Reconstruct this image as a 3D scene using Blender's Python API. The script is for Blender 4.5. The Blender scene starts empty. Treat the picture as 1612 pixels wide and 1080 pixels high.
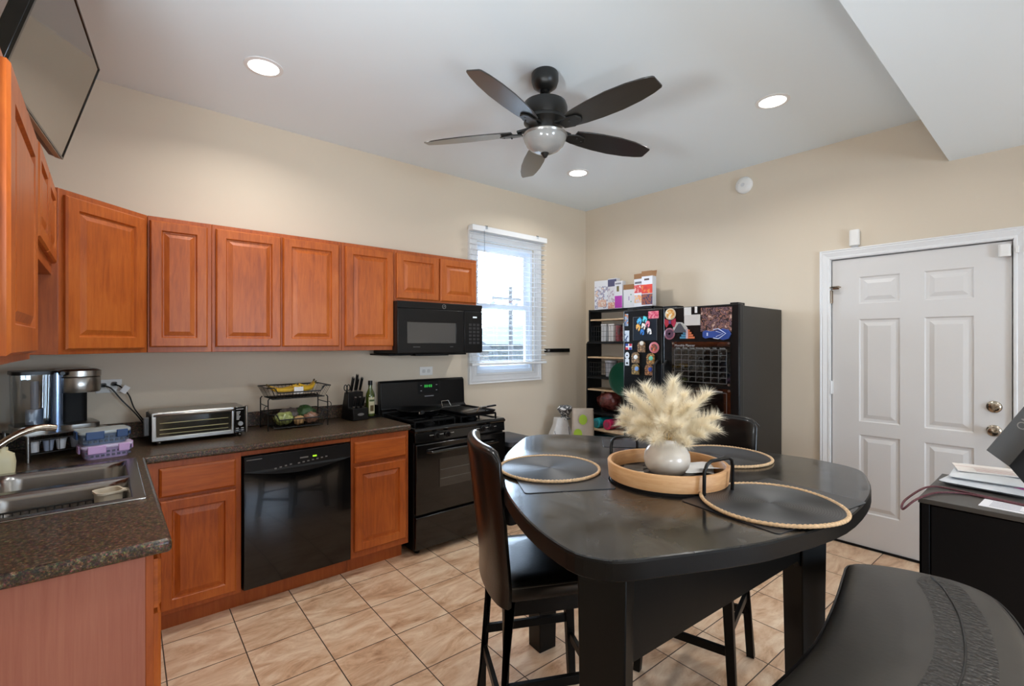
import bpy, bmesh, math, random
from math import sin, cos, pi, radians, sqrt, atan2, hypot
from mathutils import Vector, Matrix

# ------------------------------------------------------------------ camera, world, light, exposure
SC = bpy.context.scene
COL = SC.collection
SC.view_settings.view_transform = 'Standard'
SC.view_settings.look = 'None'
SC.view_settings.gamma = 1.0
SC.view_settings.use_curve_mapping = False
SC.view_settings.exposure = -0.2

CAM_H = 1.508
cd = bpy.data.cameras.new('camera')
cd.sensor_width = 36.0
cd.lens = 36.0 * 751.0 / 1612.0
cd.clip_start = 0.02
cam = bpy.data.objects.new('camera', cd)
COL.objects.link(cam)
cam.location = (0, 0, CAM_H)
cam.rotation_euler = (pi / 2, 0, -radians(40.35))
SC.camera = cam

YA, XB, XL, YR = 3.655, 4.225, -0.495, -3.2     # back wall, right wall, left wall, rear wall
ZC, ZL = 3.03, 2.705                             # ceiling, lower ceiling over the near half
YS = 0.53                                        # edge of the lower ceiling

world = bpy.data.worlds.new('sky')
SC.world = world
world.use_nodes = True
wn = world.node_tree
wn.nodes.clear()
wo = wn.nodes.new('ShaderNodeOutputWorld')
wb = wn.nodes.new('ShaderNodeBackground')
wt = wn.nodes.new('ShaderNodeTexCoord')
ws = wn.nodes.new('ShaderNodeSeparateXYZ')
wr = wn.nodes.new('ShaderNodeValToRGB')
wr.color_ramp.elements[0].position = 0.0
wr.color_ramp.elements[0].color = (0.66, 0.82, 1.0, 1)
wr.color_ramp.elements[1].position = 0.6
wr.color_ramp.elements[1].color = (0.52, 0.72, 1.0, 1)
wn.links.new(wt.outputs['Generated'], ws.inputs[0])
wn.links.new(ws.outputs['Z'], wr.inputs[0])
wn.links.new(wr.outputs[0], wb.inputs[0])
wb.inputs[1].default_value = 40.0
wn.links.new(wb.outputs[0], wo.inputs[0])

def area_light(name, loc, rot, sx, sy, power, col, shape='RECTANGLE', spread=180):
    l = bpy.data.lights.new(name, 'AREA')
    l.shape = shape
    l.size = sx
    if shape in ('RECTANGLE', 'ELLIPSE'):
        l.size_y = sy
    l.energy = power
    l.color = col
    l.spread = radians(spread)
    o = bpy.data.objects.new(name, l)
    COL.objects.link(o)
    o.location = loc
    o.rotation_euler = rot
    return o

UP_W = 165.0
DOWN_W = 10.5          # watts of each ceiling downlight
# portals: they only guide the sky light through the two window openings
for nm, loc, rot, sx, sy in (('kitchen_window_portal', (3.03, YA + 0.13, 1.83), (-pi / 2, 0, 0), 0.78, 1.30),
                             ('rear_window_portal', (1.95, YR - 0.13, 1.30), (pi / 2, 0, 0), 1.1, 1.3)):
    p = area_light(nm, loc, rot, sx, sy, 1.0, (1, 1, 1))
    p.data.cycles.is_portal = True

# ------------------------------------------------------------------ materials
def lin(c):
    c = c / 255.0
    return c / 12.92 if c <= 0.04045 else ((c + 0.055) / 1.055) ** 2.4
def rgb(r, g, b):
    return (lin(r), lin(g), lin(b), 1.0)

def mat(name, col, rough=0.5, metal=0.0, spec=0.5, noise=0.0, nscale=20.0, bump=0.0, bscale=200.0, coat=0.0,
        trans=0.0, emit=None, estr=0.0, alpha=1.0, stretch=None):
    m = bpy.data.materials.new(name)
    m.use_nodes = True
    nt = m.node_tree
    b = nt.nodes['Principled BSDF']
    c = rgb(*col)
    b.inputs['Base Color'].default_value = c
    b.inputs['Roughness'].default_value = rough
    b.inputs['Metallic'].default_value = metal
    b.inputs['Specular IOR Level'].default_value = spec
    b.inputs['Coat Weight'].default_value = coat
    b.inputs['Transmission Weight'].default_value = trans
    b.inputs['Alpha'].default_value = alpha
    if emit:
        b.inputs['Emission Color'].default_value = rgb(*emit)
        b.inputs['Emission Strength'].default_value = estr
    tc = nt.nodes.new('ShaderNodeTexCoord')
    mp = nt.nodes.new('ShaderNodeMapping')
    nt.links.new(tc.outputs['Object'], mp.inputs[0])
    if stretch:
        mp.inputs['Scale'].default_value = stretch
    n = nt.nodes.new('ShaderNodeTexNoise')
    n.inputs['Scale'].default_value = nscale
    n.inputs['Detail'].default_value = 4
    nt.links.new(mp.outputs[0], n.inputs['Vector'])
    if noise > 0:
        r = nt.nodes.new('ShaderNodeValToRGB')
        r.color_ramp.elements[0].position = 0.3
        r.color_ramp.elements[1].position = 0.7
        r.color_ramp.elements[0].color = tuple(v * (1 - noise) for v in c[:3]) + (1,)
        r.color_ramp.elements[1].color = tuple(min(1, v * (1 + noise)) for v in c[:3]) + (1,)
        nt.links.new(n.outputs[0], r.inputs[0])
        nt.links.new(r.outputs[0], b.inputs['Base Color'])
    if bump > 0:
        n2 = nt.nodes.new('ShaderNodeTexNoise')
        n2.inputs['Scale'].default_value = bscale
        n2.inputs['Detail'].default_value = 3
        nt.links.new(mp.outputs[0], n2.inputs['Vector'])
        bp = nt.nodes.new('ShaderNodeBump')
        bp.inputs['Strength'].default_value = bump
        bp.inputs['Distance'].default_value = 0.002
        nt.links.new(n2.outputs[0], bp.inputs['Height'])
        nt.links.new(bp.outputs[0], b.inputs['Normal'])
    return m

def wood(name, dark, mid, light, rough=0.42, scale=(9, 9, 0.9), coat=0.06, big=2.2):
    m = bpy.data.materials.new(name)
    m.use_nodes = True
    nt = m.node_tree
    b = nt.nodes['Principled BSDF']
    b.inputs['Roughness'].default_value = rough
    b.inputs['Coat Weight'].default_value = coat
    b.inputs['Coat Roughness'].default_value = 0.3
    tc = nt.nodes.new('ShaderNodeTexCoord')
    mp = nt.nodes.new('ShaderNodeMapping')
    mp.inputs['Scale'].default_value = scale
    nt.links.new(tc.outputs['Object'], mp.inputs[0])
    n = nt.nodes.new('ShaderNodeTexNoise')
    n.inputs['Scale'].default_value = 6
    n.inputs['Detail'].default_value = 8
    n.inputs['Roughness'].default_value = 0.65
    n.inputs['Distortion'].default_value = 0.6
    nt.links.new(mp.outputs[0], n.inputs['Vector'])
    n2 = nt.nodes.new('ShaderNodeTexNoise')
    n2.inputs['Scale'].default_value = big
    n2.inputs['Detail'].default_value = 2
    nt.links.new(tc.outputs['Object'], n2.inputs['Vector'])
    ad = nt.nodes.new('ShaderNodeMath')
    ad.operation = 'MULTIPLY_ADD'
    ad.inputs[1].default_value = 0.5
    nt.links.new(n2.outputs[0], ad.inputs[0])
    sc = nt.nodes.new('ShaderNodeMath')
    sc.operation = 'MULTIPLY'
    sc.inputs[1].default_value = 0.5
    nt.links.new(n.outputs[0], sc.inputs[0])
    nt.links.new(sc.outputs[0], ad.inputs[2])
    r = nt.nodes.new('ShaderNodeValToRGB')
    e = r.color_ramp.elements
    e[0].position = 0.34
    e[0].color = rgb(*dark)
    e[1].position = 0.68
    e[1].color = rgb(*light)
    k = e.new(0.5)
    k.color = rgb(*mid)
    nt.links.new(ad.outputs[0], r.inputs[0])
    nt.links.new(r.outputs[0], b.inputs['Base Color'])
    bp = nt.nodes.new('ShaderNodeBump')
    bp.inputs['Strength'].default_value = 0.05
    bp.inputs['Distance'].default_value = 0.001
    nt.links.new(n.outputs[0], bp.inputs['Height'])
    nt.links.new(bp.outputs[0], b.inputs['Normal'])
    return m

def granite(name):
    m = bpy.data.materials.new(name)
    m.use_nodes = True
    nt = m.node_tree
    b = nt.nodes['Principled BSDF']
    b.inputs['Roughness'].default_value = 0.33
    tc = nt.nodes.new('ShaderNodeTexCoord')
    v = nt.nodes.new('ShaderNodeTexVoronoi')
    v.inputs['Scale'].default_value = 210
    nt.links.new(tc.outputs['Object'], v.inputs['Vector'])
    n = nt.nodes.new('ShaderNodeTexNoise')
    n.inputs['Scale'].default_value = 95
    n.inputs['Detail'].default_value = 6
    n.inputs['Roughness'].default_value = 0.8
    nt.links.new(tc.outputs['Object'], n.inputs['Vector'])
    r = nt.nodes.new('ShaderNodeValToRGB')
    e = r.color_ramp.elements
    e[0].position = 0.38
    e[0].color = rgb(26, 22, 18)
    e[1].position = 0.72
    e[1].color = rgb(236, 202, 160)
    k = e.new(0.52)
    k.color = rgb(86, 69, 53)
    k2 = e.new(0.62)
    k2.color = rgb(150, 120, 90)
    nt.links.new(n.outputs[0], r.inputs[0])
    mx = nt.nodes.new('ShaderNodeMix')
    mx.data_type = 'RGBA'
    mx.blend_type = 'MULTIPLY'
    mx.inputs[0].default_value = 0.62
    nt.links.new(r.outputs[0], mx.inputs[6])
    nt.links.new(v.outputs['Color'], mx.inputs[7])
    nt.links.new(mx.outputs[2], b.inputs['Base Color'])
    return m

def tiles(name):
    m = bpy.data.materials.new(name)
    m.use_nodes = True
    nt = m.node_tree
    b = nt.nodes['Principled BSDF']
    tc = nt.nodes.new('ShaderNodeTexCoord')
    mp = nt.nodes.new('ShaderNodeMapping')
    mp.inputs['Location'].default_value = (-0.140 + 0.315 * 40, -0.005 + 0.327 * 40 , 0)
    mp.inputs['Rotation'].default_value = (0, 0, radians(1.4))
    nt.links.new(tc.outputs['Object'], mp.inputs[0])
    br = nt.nodes.new('ShaderNodeTexBrick')
    br.offset = 0.0
    br.squash = 1.0
    br.inputs['Scale'].default_value = 1.0
    br.inputs['Brick Width'].default_value = 0.315
    br.inputs['Row Height'].default_value = 0.327
    br.inputs['Mortar Size'].default_value = 0.0027
    br.inputs['Mortar Smooth'].default_value = 0.1
    br.inputs['Color1'].default_value = (0.0, 0.0, 0.0, 1)
    br.inputs['Color2'].default_value = (1, 1, 1, 1)
    nt.links.new(mp.outputs[0], br.inputs['Vector'])
    n = nt.nodes.new('ShaderNodeTexNoise')
    n.noise_dimensions = '4D'
    n.inputs['Scale'].default_value = 5.5
    n.inputs['Detail'].default_value = 9
    n.inputs['Roughness'].default_value = 0.66
    n.inputs['Distortion'].default_value = 1.4
    mu = nt.nodes.new('ShaderNodeMath')
    mu.operation = 'MULTIPLY'
    mu.inputs[1].default_value = 40
    nt.links.new(br.outputs['Color'], mu.inputs[0])
    nt.links.new(mu.outputs[0], n.inputs['W'])
    mp2 = nt.nodes.new('ShaderNodeMapping')
    mp2.inputs['Scale'].default_value = (0.6, 1.5, 1)
    mp2.inputs['Rotation'].default_value = (0, 0, 0.35)
    nt.links.new(tc.outputs['Object'], mp2.inputs[0])
    nt.links.new(mp2.outputs[0], n.inputs['Vector'])
    r = nt.nodes.new('ShaderNodeValToRGB')
    e = r.color_ramp.elements
    e[0].position = 0.30
    e[0].color = rgb(166, 124, 92)
    e[1].position = 0.64
    e[1].color = rgb(240, 214, 184)
    k = e.new(0.45)
    k.color = rgb(214, 176, 142)
    nt.links.new(n.outputs[0], r.inputs[0])
    mx = nt.nodes.new('ShaderNodeMix')
    mx.data_type = 'RGBA'
    nt.links.new(br.outputs['Fac'], mx.inputs[0])
    nt.links.new(r.outputs[0], mx.inputs[6])
    mx.inputs[7].default_value = rgb(74, 58, 46)
    nt.links.new(mx.outputs[2], b.inputs['Base Color'])
    ro = nt.nodes.new('ShaderNodeMath')
    ro.operation = 'MULTIPLY_ADD'
    ro.inputs[1].default_value = 0.4
    ro.inputs[2].default_value = 0.34
    nt.links.new(br.outputs['Fac'], ro.inputs[0])
    nt.links.new(ro.outputs[0], b.inputs['Roughness'])
    bp = nt.nodes.new('ShaderNodeBump')
    bp.invert = True
    bp.inputs['Strength'].default_value = 0.5
    bp.inputs['Distance'].default_value = 0.003
    nt.links.new(br.outputs['Fac'], bp.inputs['Height'])
    nt.links.new(bp.outputs[0], b.inputs['Normal'])
    return m

def pane_mat(name, tint=(1, 1, 1), gloss=0.08):
    m = bpy.data.materials.new(name)
    m.use_nodes = True
    nt = m.node_tree
    nt.nodes.clear()
    o = nt.nodes.new('ShaderNodeOutputMaterial')
    t = nt.nodes.new('ShaderNodeBsdfTransparent')
    t.inputs[0].default_value = tuple(tint) + (1,)
    g = nt.nodes.new('ShaderNodeBsdfGlossy')
    g.inputs['Roughness'].default_value = 0.03
    mx = nt.nodes.new('ShaderNodeMixShader')
    lw = nt.nodes.new('ShaderNodeFresnel')
    lw.inputs[0].default_value = 1.45
    mu = nt.nodes.new('ShaderNodeMath')
    mu.operation = 'ADD'
    mu.inputs[1].default_value = gloss - 0.04
    nt.links.new(lw.outputs[0], mu.inputs[0])
    nt.links.new(mu.outputs[0], mx.inputs[0])
    nt.links.new(t.outputs[0], mx.inputs[1])
    nt.links.new(g.outputs[0], mx.inputs[2])
    nt.links.new(mx.outputs[0], o.inputs[0])
    return m

def croc(name):
    m = mat(name, (46, 43, 40), rough=0.36)
    nt = m.node_tree
    b = nt.nodes['Principled BSDF']
    tc = nt.nodes.new('ShaderNodeTexCoord')
    v = nt.nodes.new('ShaderNodeTexVoronoi')
    v.inputs['Scale'].default_value = 75
    nt.links.new(tc.outputs['Object'], v.inputs['Vector'])
    bp = nt.nodes.new('ShaderNodeBump')
    bp.inputs['Strength'].default_value = 1.0
    bp.inputs['Distance'].default_value = 0.005
    bp.invert = True
    nt.links.new(v.outputs['Distance'], bp.inputs['Height'])
    nt.links.new(bp.outputs[0], b.inputs['Normal'])
    return m

def blotch(name, cols, scale=30, rough=0.5):
    """printed picture: patches of several colours"""
    m = bpy.data.materials.new(name)
    m.use_nodes = True
    nt = m.node_tree
    b = nt.nodes['Principled BSDF']
    b.inputs['Roughness'].default_value = rough
    tc = nt.nodes.new('ShaderNodeTexCoord')
    n = nt.nodes.new('ShaderNodeTexNoise')
    n.inputs['Scale'].default_value = scale
    n.inputs['Detail'].default_value = 3
    nt.links.new(tc.outputs['Object'], n.inputs['Vector'])
    r = nt.nodes.new('ShaderNodeValToRGB')
    r.color_ramp.interpolation = 'CONSTANT'
    e = r.color_ramp.elements
    k = len(cols)
    e[0].position = 0.0
    e[0].color = rgb(*cols[0])
    e[1].position = 0.3 + 0.4 / k
    e[1].color = rgb(*cols[1 % k])
    for i in range(2, k):
        q = e.new(0.3 + 0.4 * i / k)
        q.color = rgb(*cols[i])
    nt.links.new(n.outputs[0], r.inputs[0])
    nt.links.new(r.outputs[0], b.inputs['Base Color'])
    return m

M = {}
M['wall'] = mat('beige_wall_paint', (214, 200, 180), 0.75, noise=0.025, nscale=1.2, bump=0.08, bscale=160)
M['ceil'] = mat('white_ceiling_paint', (229, 238, 243), 0.8, bump=0.05, bscale=120)
M['trim'] = mat('white_trim_paint', (228, 228, 228), 0.35)
M['door'] = mat('white_door_paint', (214, 211, 208), 0.42, bump=0.04, bscale=90)
M['floor'] = tiles('beige_floor_tile')
M['wood'] = wood('cherry_wood_vertical', (142, 62, 10), (178, 88, 24), (198, 108, 40))
M['woodh'] = wood('cherry_wood_horizontal', (142, 62, 10), (178, 88, 24), (198, 108, 40), scale=(0.9, 9, 9))
M['frame'] = wood('cherry_wood_frame', (136, 60, 14), (166, 80, 26), (184, 98, 40))
M['panel'] = wood('pinkish_veneer', (148, 84, 64), (160, 96, 76), (170, 108, 86), rough=0.5, scale=(16, 16, 0.5), coat=0)
M['granite'] = granite('dark_granite_laminate')
M['black'] = mat('black_gloss_enamel', (7, 7, 8), 0.14, coat=0.3)
M['blacksatin'] = mat('black_satin', (11, 11, 12), 0.33)
M['blackmatte'] = mat('black_matte', (12, 12, 13), 0.55)
M['blackglass'] = mat('black_glass', (6, 7, 8), 0.06, coat=1.0)
M['fridge'] = mat('black_textured_steel', (30, 29, 28), 0.34, bump=0.10, bscale=500)
M['ovenwin'] = mat('oven_window_glass', (34, 34, 34), 0.12, coat=0.5)
M['steel'] = mat('brushed_steel', (158, 155, 150), 0.28, 1.0, bump=0.02, bscale=60)
M['sinksteel'] = mat('sink_steel', (158, 156, 153), 0.25, 1.0, bump=0.05, bscale=40)
M['chrome'] = mat('polished_chrome', (214, 212, 208), 0.12, 1.0)
M['nickel'] = mat('satin_nickel', (172, 160, 144), 0.22, 1.0)
M['wire'] = mat('black_wire', (18, 17, 16), 0.4)
M['tablewood'] = wood('espresso_table_wood', (9, 8, 8), (14, 13, 12), (24, 21, 19), rough=0.25, scale=(1.2, 9, 9), coat=0.4)
def smudge(m, lo, hi, scale):
    nt = m.node_tree
    tc = nt.nodes.new('ShaderNodeTexCoord')
    n = nt.nodes.new('ShaderNodeTexNoise')
    n.inputs['Scale'].default_value = scale
    n.inputs['Detail'].default_value = 5
    n.inputs['Distortion'].default_value = 1.2
    nt.links.new(tc.outputs['Object'], n.inputs['Vector'])
    r = nt.nodes.new('ShaderNodeMapRange')
    r.inputs[1].default_value = .35; r.inputs[2].default_value = .65
    r.inputs[3].default_value = lo; r.inputs[4].default_value = hi
    nt.links.new(n.outputs[0], r.inputs[0])
    nt.links.new(r.outputs[0], nt.nodes['Principled BSDF'].inputs['Roughness'])
smudge(M['tablewood'], .09, .22, 3.5)
def haze(m, hi, rough, scale):
    nt = m.node_tree
    b = nt.nodes['Principled BSDF']
    tc = nt.nodes.new('ShaderNodeTexCoord')
    n = nt.nodes.new('ShaderNodeTexNoise')
    n.inputs['Scale'].default_value = scale
    n.inputs['Detail'].default_value = 7
    n.inputs['Roughness'].default_value = .6
    n.inputs['Distortion'].default_value = .8
    nt.links.new(tc.outputs['Object'], n.inputs['Vector'])
    r = nt.nodes.new('ShaderNodeMapRange')
    r.inputs[1].default_value = .42; r.inputs[2].default_value = .68
    r.inputs[3].default_value = 0.0; r.inputs[4].default_value = hi
    nt.links.new(n.outputs[0], r.inputs[0])
    nt.links.new(r.outputs[0], b.inputs['Coat Weight'])
    b.inputs['Coat Roughness'].default_value = rough
haze(M['tablewood'], .65, .46, 3.8)
M['tablewood'].node_tree.nodes['Principled BSDF'].inputs['Specular IOR Level'].default_value = .5
M['legwood'] = wood('espresso_leg_wood', (6, 5, 5), (8, 8, 7), (13, 12, 11), rough=0.42, scale=(9, 9, 0.9), coat=0.05)
M['leather'] = mat('black_leather', (15, 13, 12), 0.30, bump=0.18, bscale=120, coat=0.25)
M['leather2'] = mat('dark_bench_leather', (62, 58, 53), 0.40, noise=0.14, nscale=5, bump=0.22, bscale=60)
M['leathertrim'] = mat('leather_piping', (22, 20, 19), 0.35)
M['croc'] = croc('embossed_leather')
M['matwoven'] = mat('black_woven_cord', (36, 37, 40), 0.38, spec=.5, bump=0.10, bscale=400)
def rings(m, period, dark, lightc):
    nt = m.node_tree
    tc = nt.nodes.new('ShaderNodeTexCoord')
    sp = nt.nodes.new('ShaderNodeVectorMath'); sp.operation = 'LENGTH'
    nt.links.new(tc.outputs['Object'], sp.inputs[0])
    mu = nt.nodes.new('ShaderNodeMath'); mu.operation = 'MULTIPLY'; mu.inputs[1].default_value = 2 * pi / period
    nt.links.new(sp.outputs['Value'], mu.inputs[0])
    sn = nt.nodes.new('ShaderNodeMath'); sn.operation = 'SINE'
    nt.links.new(mu.outputs[0], sn.inputs[0])
    mr = nt.nodes.new('ShaderNodeMapRange'); mr.inputs[1].default_value = -1
    nt.links.new(sn.outputs[0], mr.inputs[0])
    mx = nt.nodes.new('ShaderNodeMix'); mx.data_type = 'RGBA'
    mx.inputs[6].default_value = rgb(*dark); mx.inputs[7].default_value = rgb(*lightc)
    nt.links.new(mr.outputs[0], mx.inputs[0])
    nt.links.new(mx.outputs[2], nt.nodes['Principled BSDF'].inputs['Base Color'])
rings(M['matwoven'], .0069, (8, 8, 9), (58, 59, 62))
M['matrim'] = mat('jute_braid', (202, 168, 128), 0.7, noise=0.25, nscale=150, bump=0.5, bscale=180)
M['matrect'] = mat('charcoal_placemat', (36, 38, 42), 0.3, bump=0.1, bscale=400)
M['traywood'] = wood('light_tray_wood', (184, 130, 84), (206, 156, 106), (222, 178, 130), rough=0.5, scale=(2, 2, 14), coat=0)
M['traybase'] = mat('black_ribbed_base', (22, 22, 24), 0.5)
M['vase'] = mat('cream_ceramic', (226, 218, 206), 0.24, coat=0.3)
def fibre(name, col):
    m = mat(name, col, 0.9, noise=.06, nscale=14)
    nt = m.node_tree
    b = nt.nodes['Principled BSDF']; b.inputs['Specular IOR Level'].default_value = .1
    o = nt.nodes['Material Output']
    t = nt.nodes.new('ShaderNodeBsdfTranslucent'); t.inputs[0].default_value = rgb(*col)
    mx = nt.nodes.new('ShaderNodeMixShader'); mx.inputs[0].default_value = .45
    nt.links.new(b.outputs[0], mx.inputs[1]); nt.links.new(t.outputs[0], mx.inputs[2]); nt.links.new(mx.outputs[0], o.inputs[0])
    return m
M['pampas'] = fibre('cream_pampas', (250, 240, 218))
M['pampasstem'] = mat('straw_stem', (206, 176, 120), 0.8)
M['fan'] = mat('fan_dark_metal', (26, 26, 25), 0.36)
M['blade'] = wood('fan_blade_wood', (16, 16, 16), (22, 22, 21), (32, 32, 30), rough=0.30, scale=(1.0, 12, 12), coat=1.0)
M['bowl'] = mat('frosted_glass_bowl', (150, 150, 148), 0.18, coat=0.6, noise=0.12, nscale=7)
M['lamp'] = mat('downlight_lens', (255, 255, 255), 0.5, emit=(255, 250, 240), estr=6.0)
M['plasticw'] = mat('white_plastic', (232, 230, 226), 0.38)
M['slat'] = mat('white_blind_slat', (232, 234, 236), 0.45)
M['vinyl'] = mat('white_window_vinyl', (222, 228, 236), 0.35)
M['glass'] = pane_mat('window_glass')
M['clear'] = pane_mat('clear_plastic', (0.86, 0.90, 0.93), 0.10)
M['acrylic'] = pane_mat('clear_acrylic', (0.92, 0.92, 0.92), 0.09)
M['tvscreen'] = mat('tv_screen', (70, 52, 30), 0.10, coat=0.6)  # brown base colour stands in for the wall reflected in the screen
M['tvframe'] = mat('tv_bezel', (12, 12, 11), 0.2)
M['tvlip'] = mat('tv_lower_lip', (176, 160, 138), 0.4)
M['white'] = mat('white_paper', (236, 236, 236), 0.7)
M['brownboard'] = mat('brown_cardboard', (150, 110, 74), 0.8, noise=0.06, nscale=10)
M['lightwood'] = wood('light_shelf_wood', (190, 156, 118), (212, 182, 146), (226, 200, 168), rough=0.5, scale=(9, 0.9, 9), coat=0)
M['shelf'] = mat('black_shelf_board', (18, 21, 25), 0.4)
M['darkcab'] = mat('black_brown_laminate', (13, 12, 13), 0.5)
M['darkcabtop'] = mat('charcoal_laminate_top', (66, 62, 57), 0.42)

for nm, sp in (('darkcab', .15), ('legwood', .18), ('blackmatte', .2), ('blacksatin', .3), ('matrect', .5), ('leather', .32), ('shelf', .25), ('fridge', .3), ('black', .4), ('traybase', .2)):
    M[nm].node_tree.nodes['Principled BSDF'].inputs['Specular IOR Level'].default_value = sp

# ------------------------------------------------------------------ mesh helpers
class MB:
    def __init__(self):
        self.V = []
        self.F = []
        self.I = []
        self.mi = 0
        self.X = None
    def m(self, i):
        self.mi = i
        return self
    def add(self, vs, fs):
        o = len(self.V)
        if self.X is not None:
            vs = [self.X @ Vector(v) for v in vs]
        self.V += [tuple(v) for v in vs]
        self.F += [tuple(o + i for i in f) for f in fs]
        self.I += [self.mi] * len(fs)
        return self
    def box(self, x0, x1, y0, y1, z0, z1):
        return self.add([(x0, y0, z0), (x1, y0, z0), (x1, y1, z0), (x0, y1, z0), (x0, y0, z1), (x1, y0, z1), (x1, y1, z1), (x0, y1, z1)],
                        [(0, 3, 2, 1), (4, 5, 6, 7), (0, 1, 5, 4), (1, 2, 6, 5), (2, 3, 7, 6), (3, 0, 4, 7)])
    def bar(self, p0, p1, w, h=None, up=(0, 0, 1), w1=None, h1=None):
        """rectangular bar from p0 to p1; w across, h along up"""
        h = h or w
        w1 = w1 or w
        h1 = h1 or h
        a, b = Vector(p0), Vector(p1)
        d = (b - a).normalized()
        u = Vector(up)
        if abs(d.dot(u)) > 0.98:
            u = Vector((1, 0, 0))
        s = d.cross(u).normalized()
        u = s.cross(d).normalized()
        vs = [a - s * w / 2 - u * h / 2, a + s * w / 2 - u * h / 2, a + s * w / 2 + u * h / 2, a - s * w / 2 + u * h / 2,
              b - s * w1 / 2 - u * h1 / 2, b + s * w1 / 2 - u * h1 / 2, b + s * w1 / 2 + u * h1 / 2, b - s * w1 / 2 + u * h1 / 2]
        return self.add(vs, [(0, 3, 2, 1), (4, 5, 6, 7), (0, 1, 5, 4), (1, 2, 6, 5), (2, 3, 7, 6), (3, 0, 4, 7)])
    def cyl(self, p0, p1, r0, r1=None, n=20, cap=True):
        r1 = r0 if r1 is None else r1
        a, b = Vector(p0), Vector(p1)
        d = (b - a).normalized()
        t = Vector((0, 0, 1)) if abs(d.z) < 0.9 else Vector((1, 0, 0))
        s = d.cross(t).normalized()
        u = s.cross(d)
        vs = []
        for c, r in ((a, r0), (b, r1)):
            for i in range(n):
                q = 2 * pi * i / n
                vs.append(c + s * (r * cos(q)) + u * (r * sin(q)))
        fs = [(i, (i + 1) % n, n + (i + 1) % n, n + i) for i in range(n)]
        if cap:
            fs += [tuple(range(n))[::-1], tuple(range(n, 2 * n))]
        return self.add(vs, fs)
    def tube(self, pts, r, n=8, closed=False):
        P = [Vector(p) for p in pts]
        k = len(P)
        rs = r if isinstance(r, (list, tuple)) else [r] * k
        vs, fs = [], []
        prev = None
        for i in range(k):
            a = P[i - 1] if (i > 0 or closed) else P[i]
            b = P[(i + 1) % k] if (i < k - 1 or closed) else P[i]
            d = (b - a).normalized()
            if prev is None:
                t = Vector((0, 0, 1)) if abs(d.z) < 0.9 else Vector((1, 0, 0))
                s = d.cross(t).normalized()
            else:
                s = (prev - d * prev.dot(d)).normalized()
            prev = s
            u = d.cross(s)
            for j in range(n):
                q = 2 * pi * j / n
                vs.append(P[i] + s * (rs[i] * cos(q)) + u * (rs[i] * sin(q)))
        for i in range(k if closed else k - 1):
            i2 = (i + 1) % k
            for j in range(n):
                fs.append((i * n + j, i * n + (j + 1) % n, i2 * n + (j + 1) % n, i2 * n + j))
        if not closed:
            fs += [tuple(range(n))[::-1], tuple(range((k - 1) * n, k * n))]
        return self.add(vs, fs)
    def lathe(self, prof, c=(0, 0, 0), n=36, caps=True):
        vs, fs = [], []
        for r, z in prof:
            for i in range(n):
                q = 2 * pi * i / n
                vs.append((c[0] + r * cos(q), c[1] + r * sin(q), c[2] + z))
        for k in range(len(prof) - 1):
            for i in range(n):
                fs.append((k * n + i, k * n + (i + 1) % n, (k + 1) * n + (i + 1) % n, (k + 1) * n + i))
        if caps:
            fs += [tuple(range(n))[::-1], tuple(range((len(prof) - 1) * n, len(prof) * n))]
        return self.add(vs, fs)
    def prism(self, poly, z0, z1, axis='z'):
        n = len(poly)
        mp = {'z': lambda a, b, c: (a, b, c), 'y': lambda a, b, c: (a, c, b), 'x': lambda a, b, c: (c, a, b)}[axis]
        vs = [mp(a, b, z0) for a, b in poly] + [mp(a, b, z1) for a, b in poly]
        fs = [tuple(range(n))[::-1], tuple(range(n, 2 * n))] + [(i, (i + 1) % n, n + (i + 1) % n, n + i) for i in range(n)]
        return self.add(vs, fs)
    def loft(self, rings, cap0=True, cap1=True):
        n = len(rings[0])
        vs = [v for r in rings for v in r]
        fs = []
        for k in range(len(rings) - 1):
            for i in range(n):
                fs.append((k * n + i, k * n + (i + 1) % n, (k + 1) * n + (i + 1) % n, (k + 1) * n + i))
        if cap0:
            fs.append(tuple(range(n))[::-1])
        if cap1:
            fs.append(tuple(range((len(rings) - 1) * n, len(rings) * n)))
        return self.add(vs, fs)
    def grid(self, f, nu, nv):
        vs = [f(i / nu, j / nv) for j in range(nv + 1) for i in range(nu + 1)]
        fs = [(j * (nu + 1) + i, j * (nu + 1) + i + 1, (j + 1) * (nu + 1) + i + 1, (j + 1) * (nu + 1) + i) for j in range(nv) for i in range(nu)]
        return self.add(vs, fs)
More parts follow.
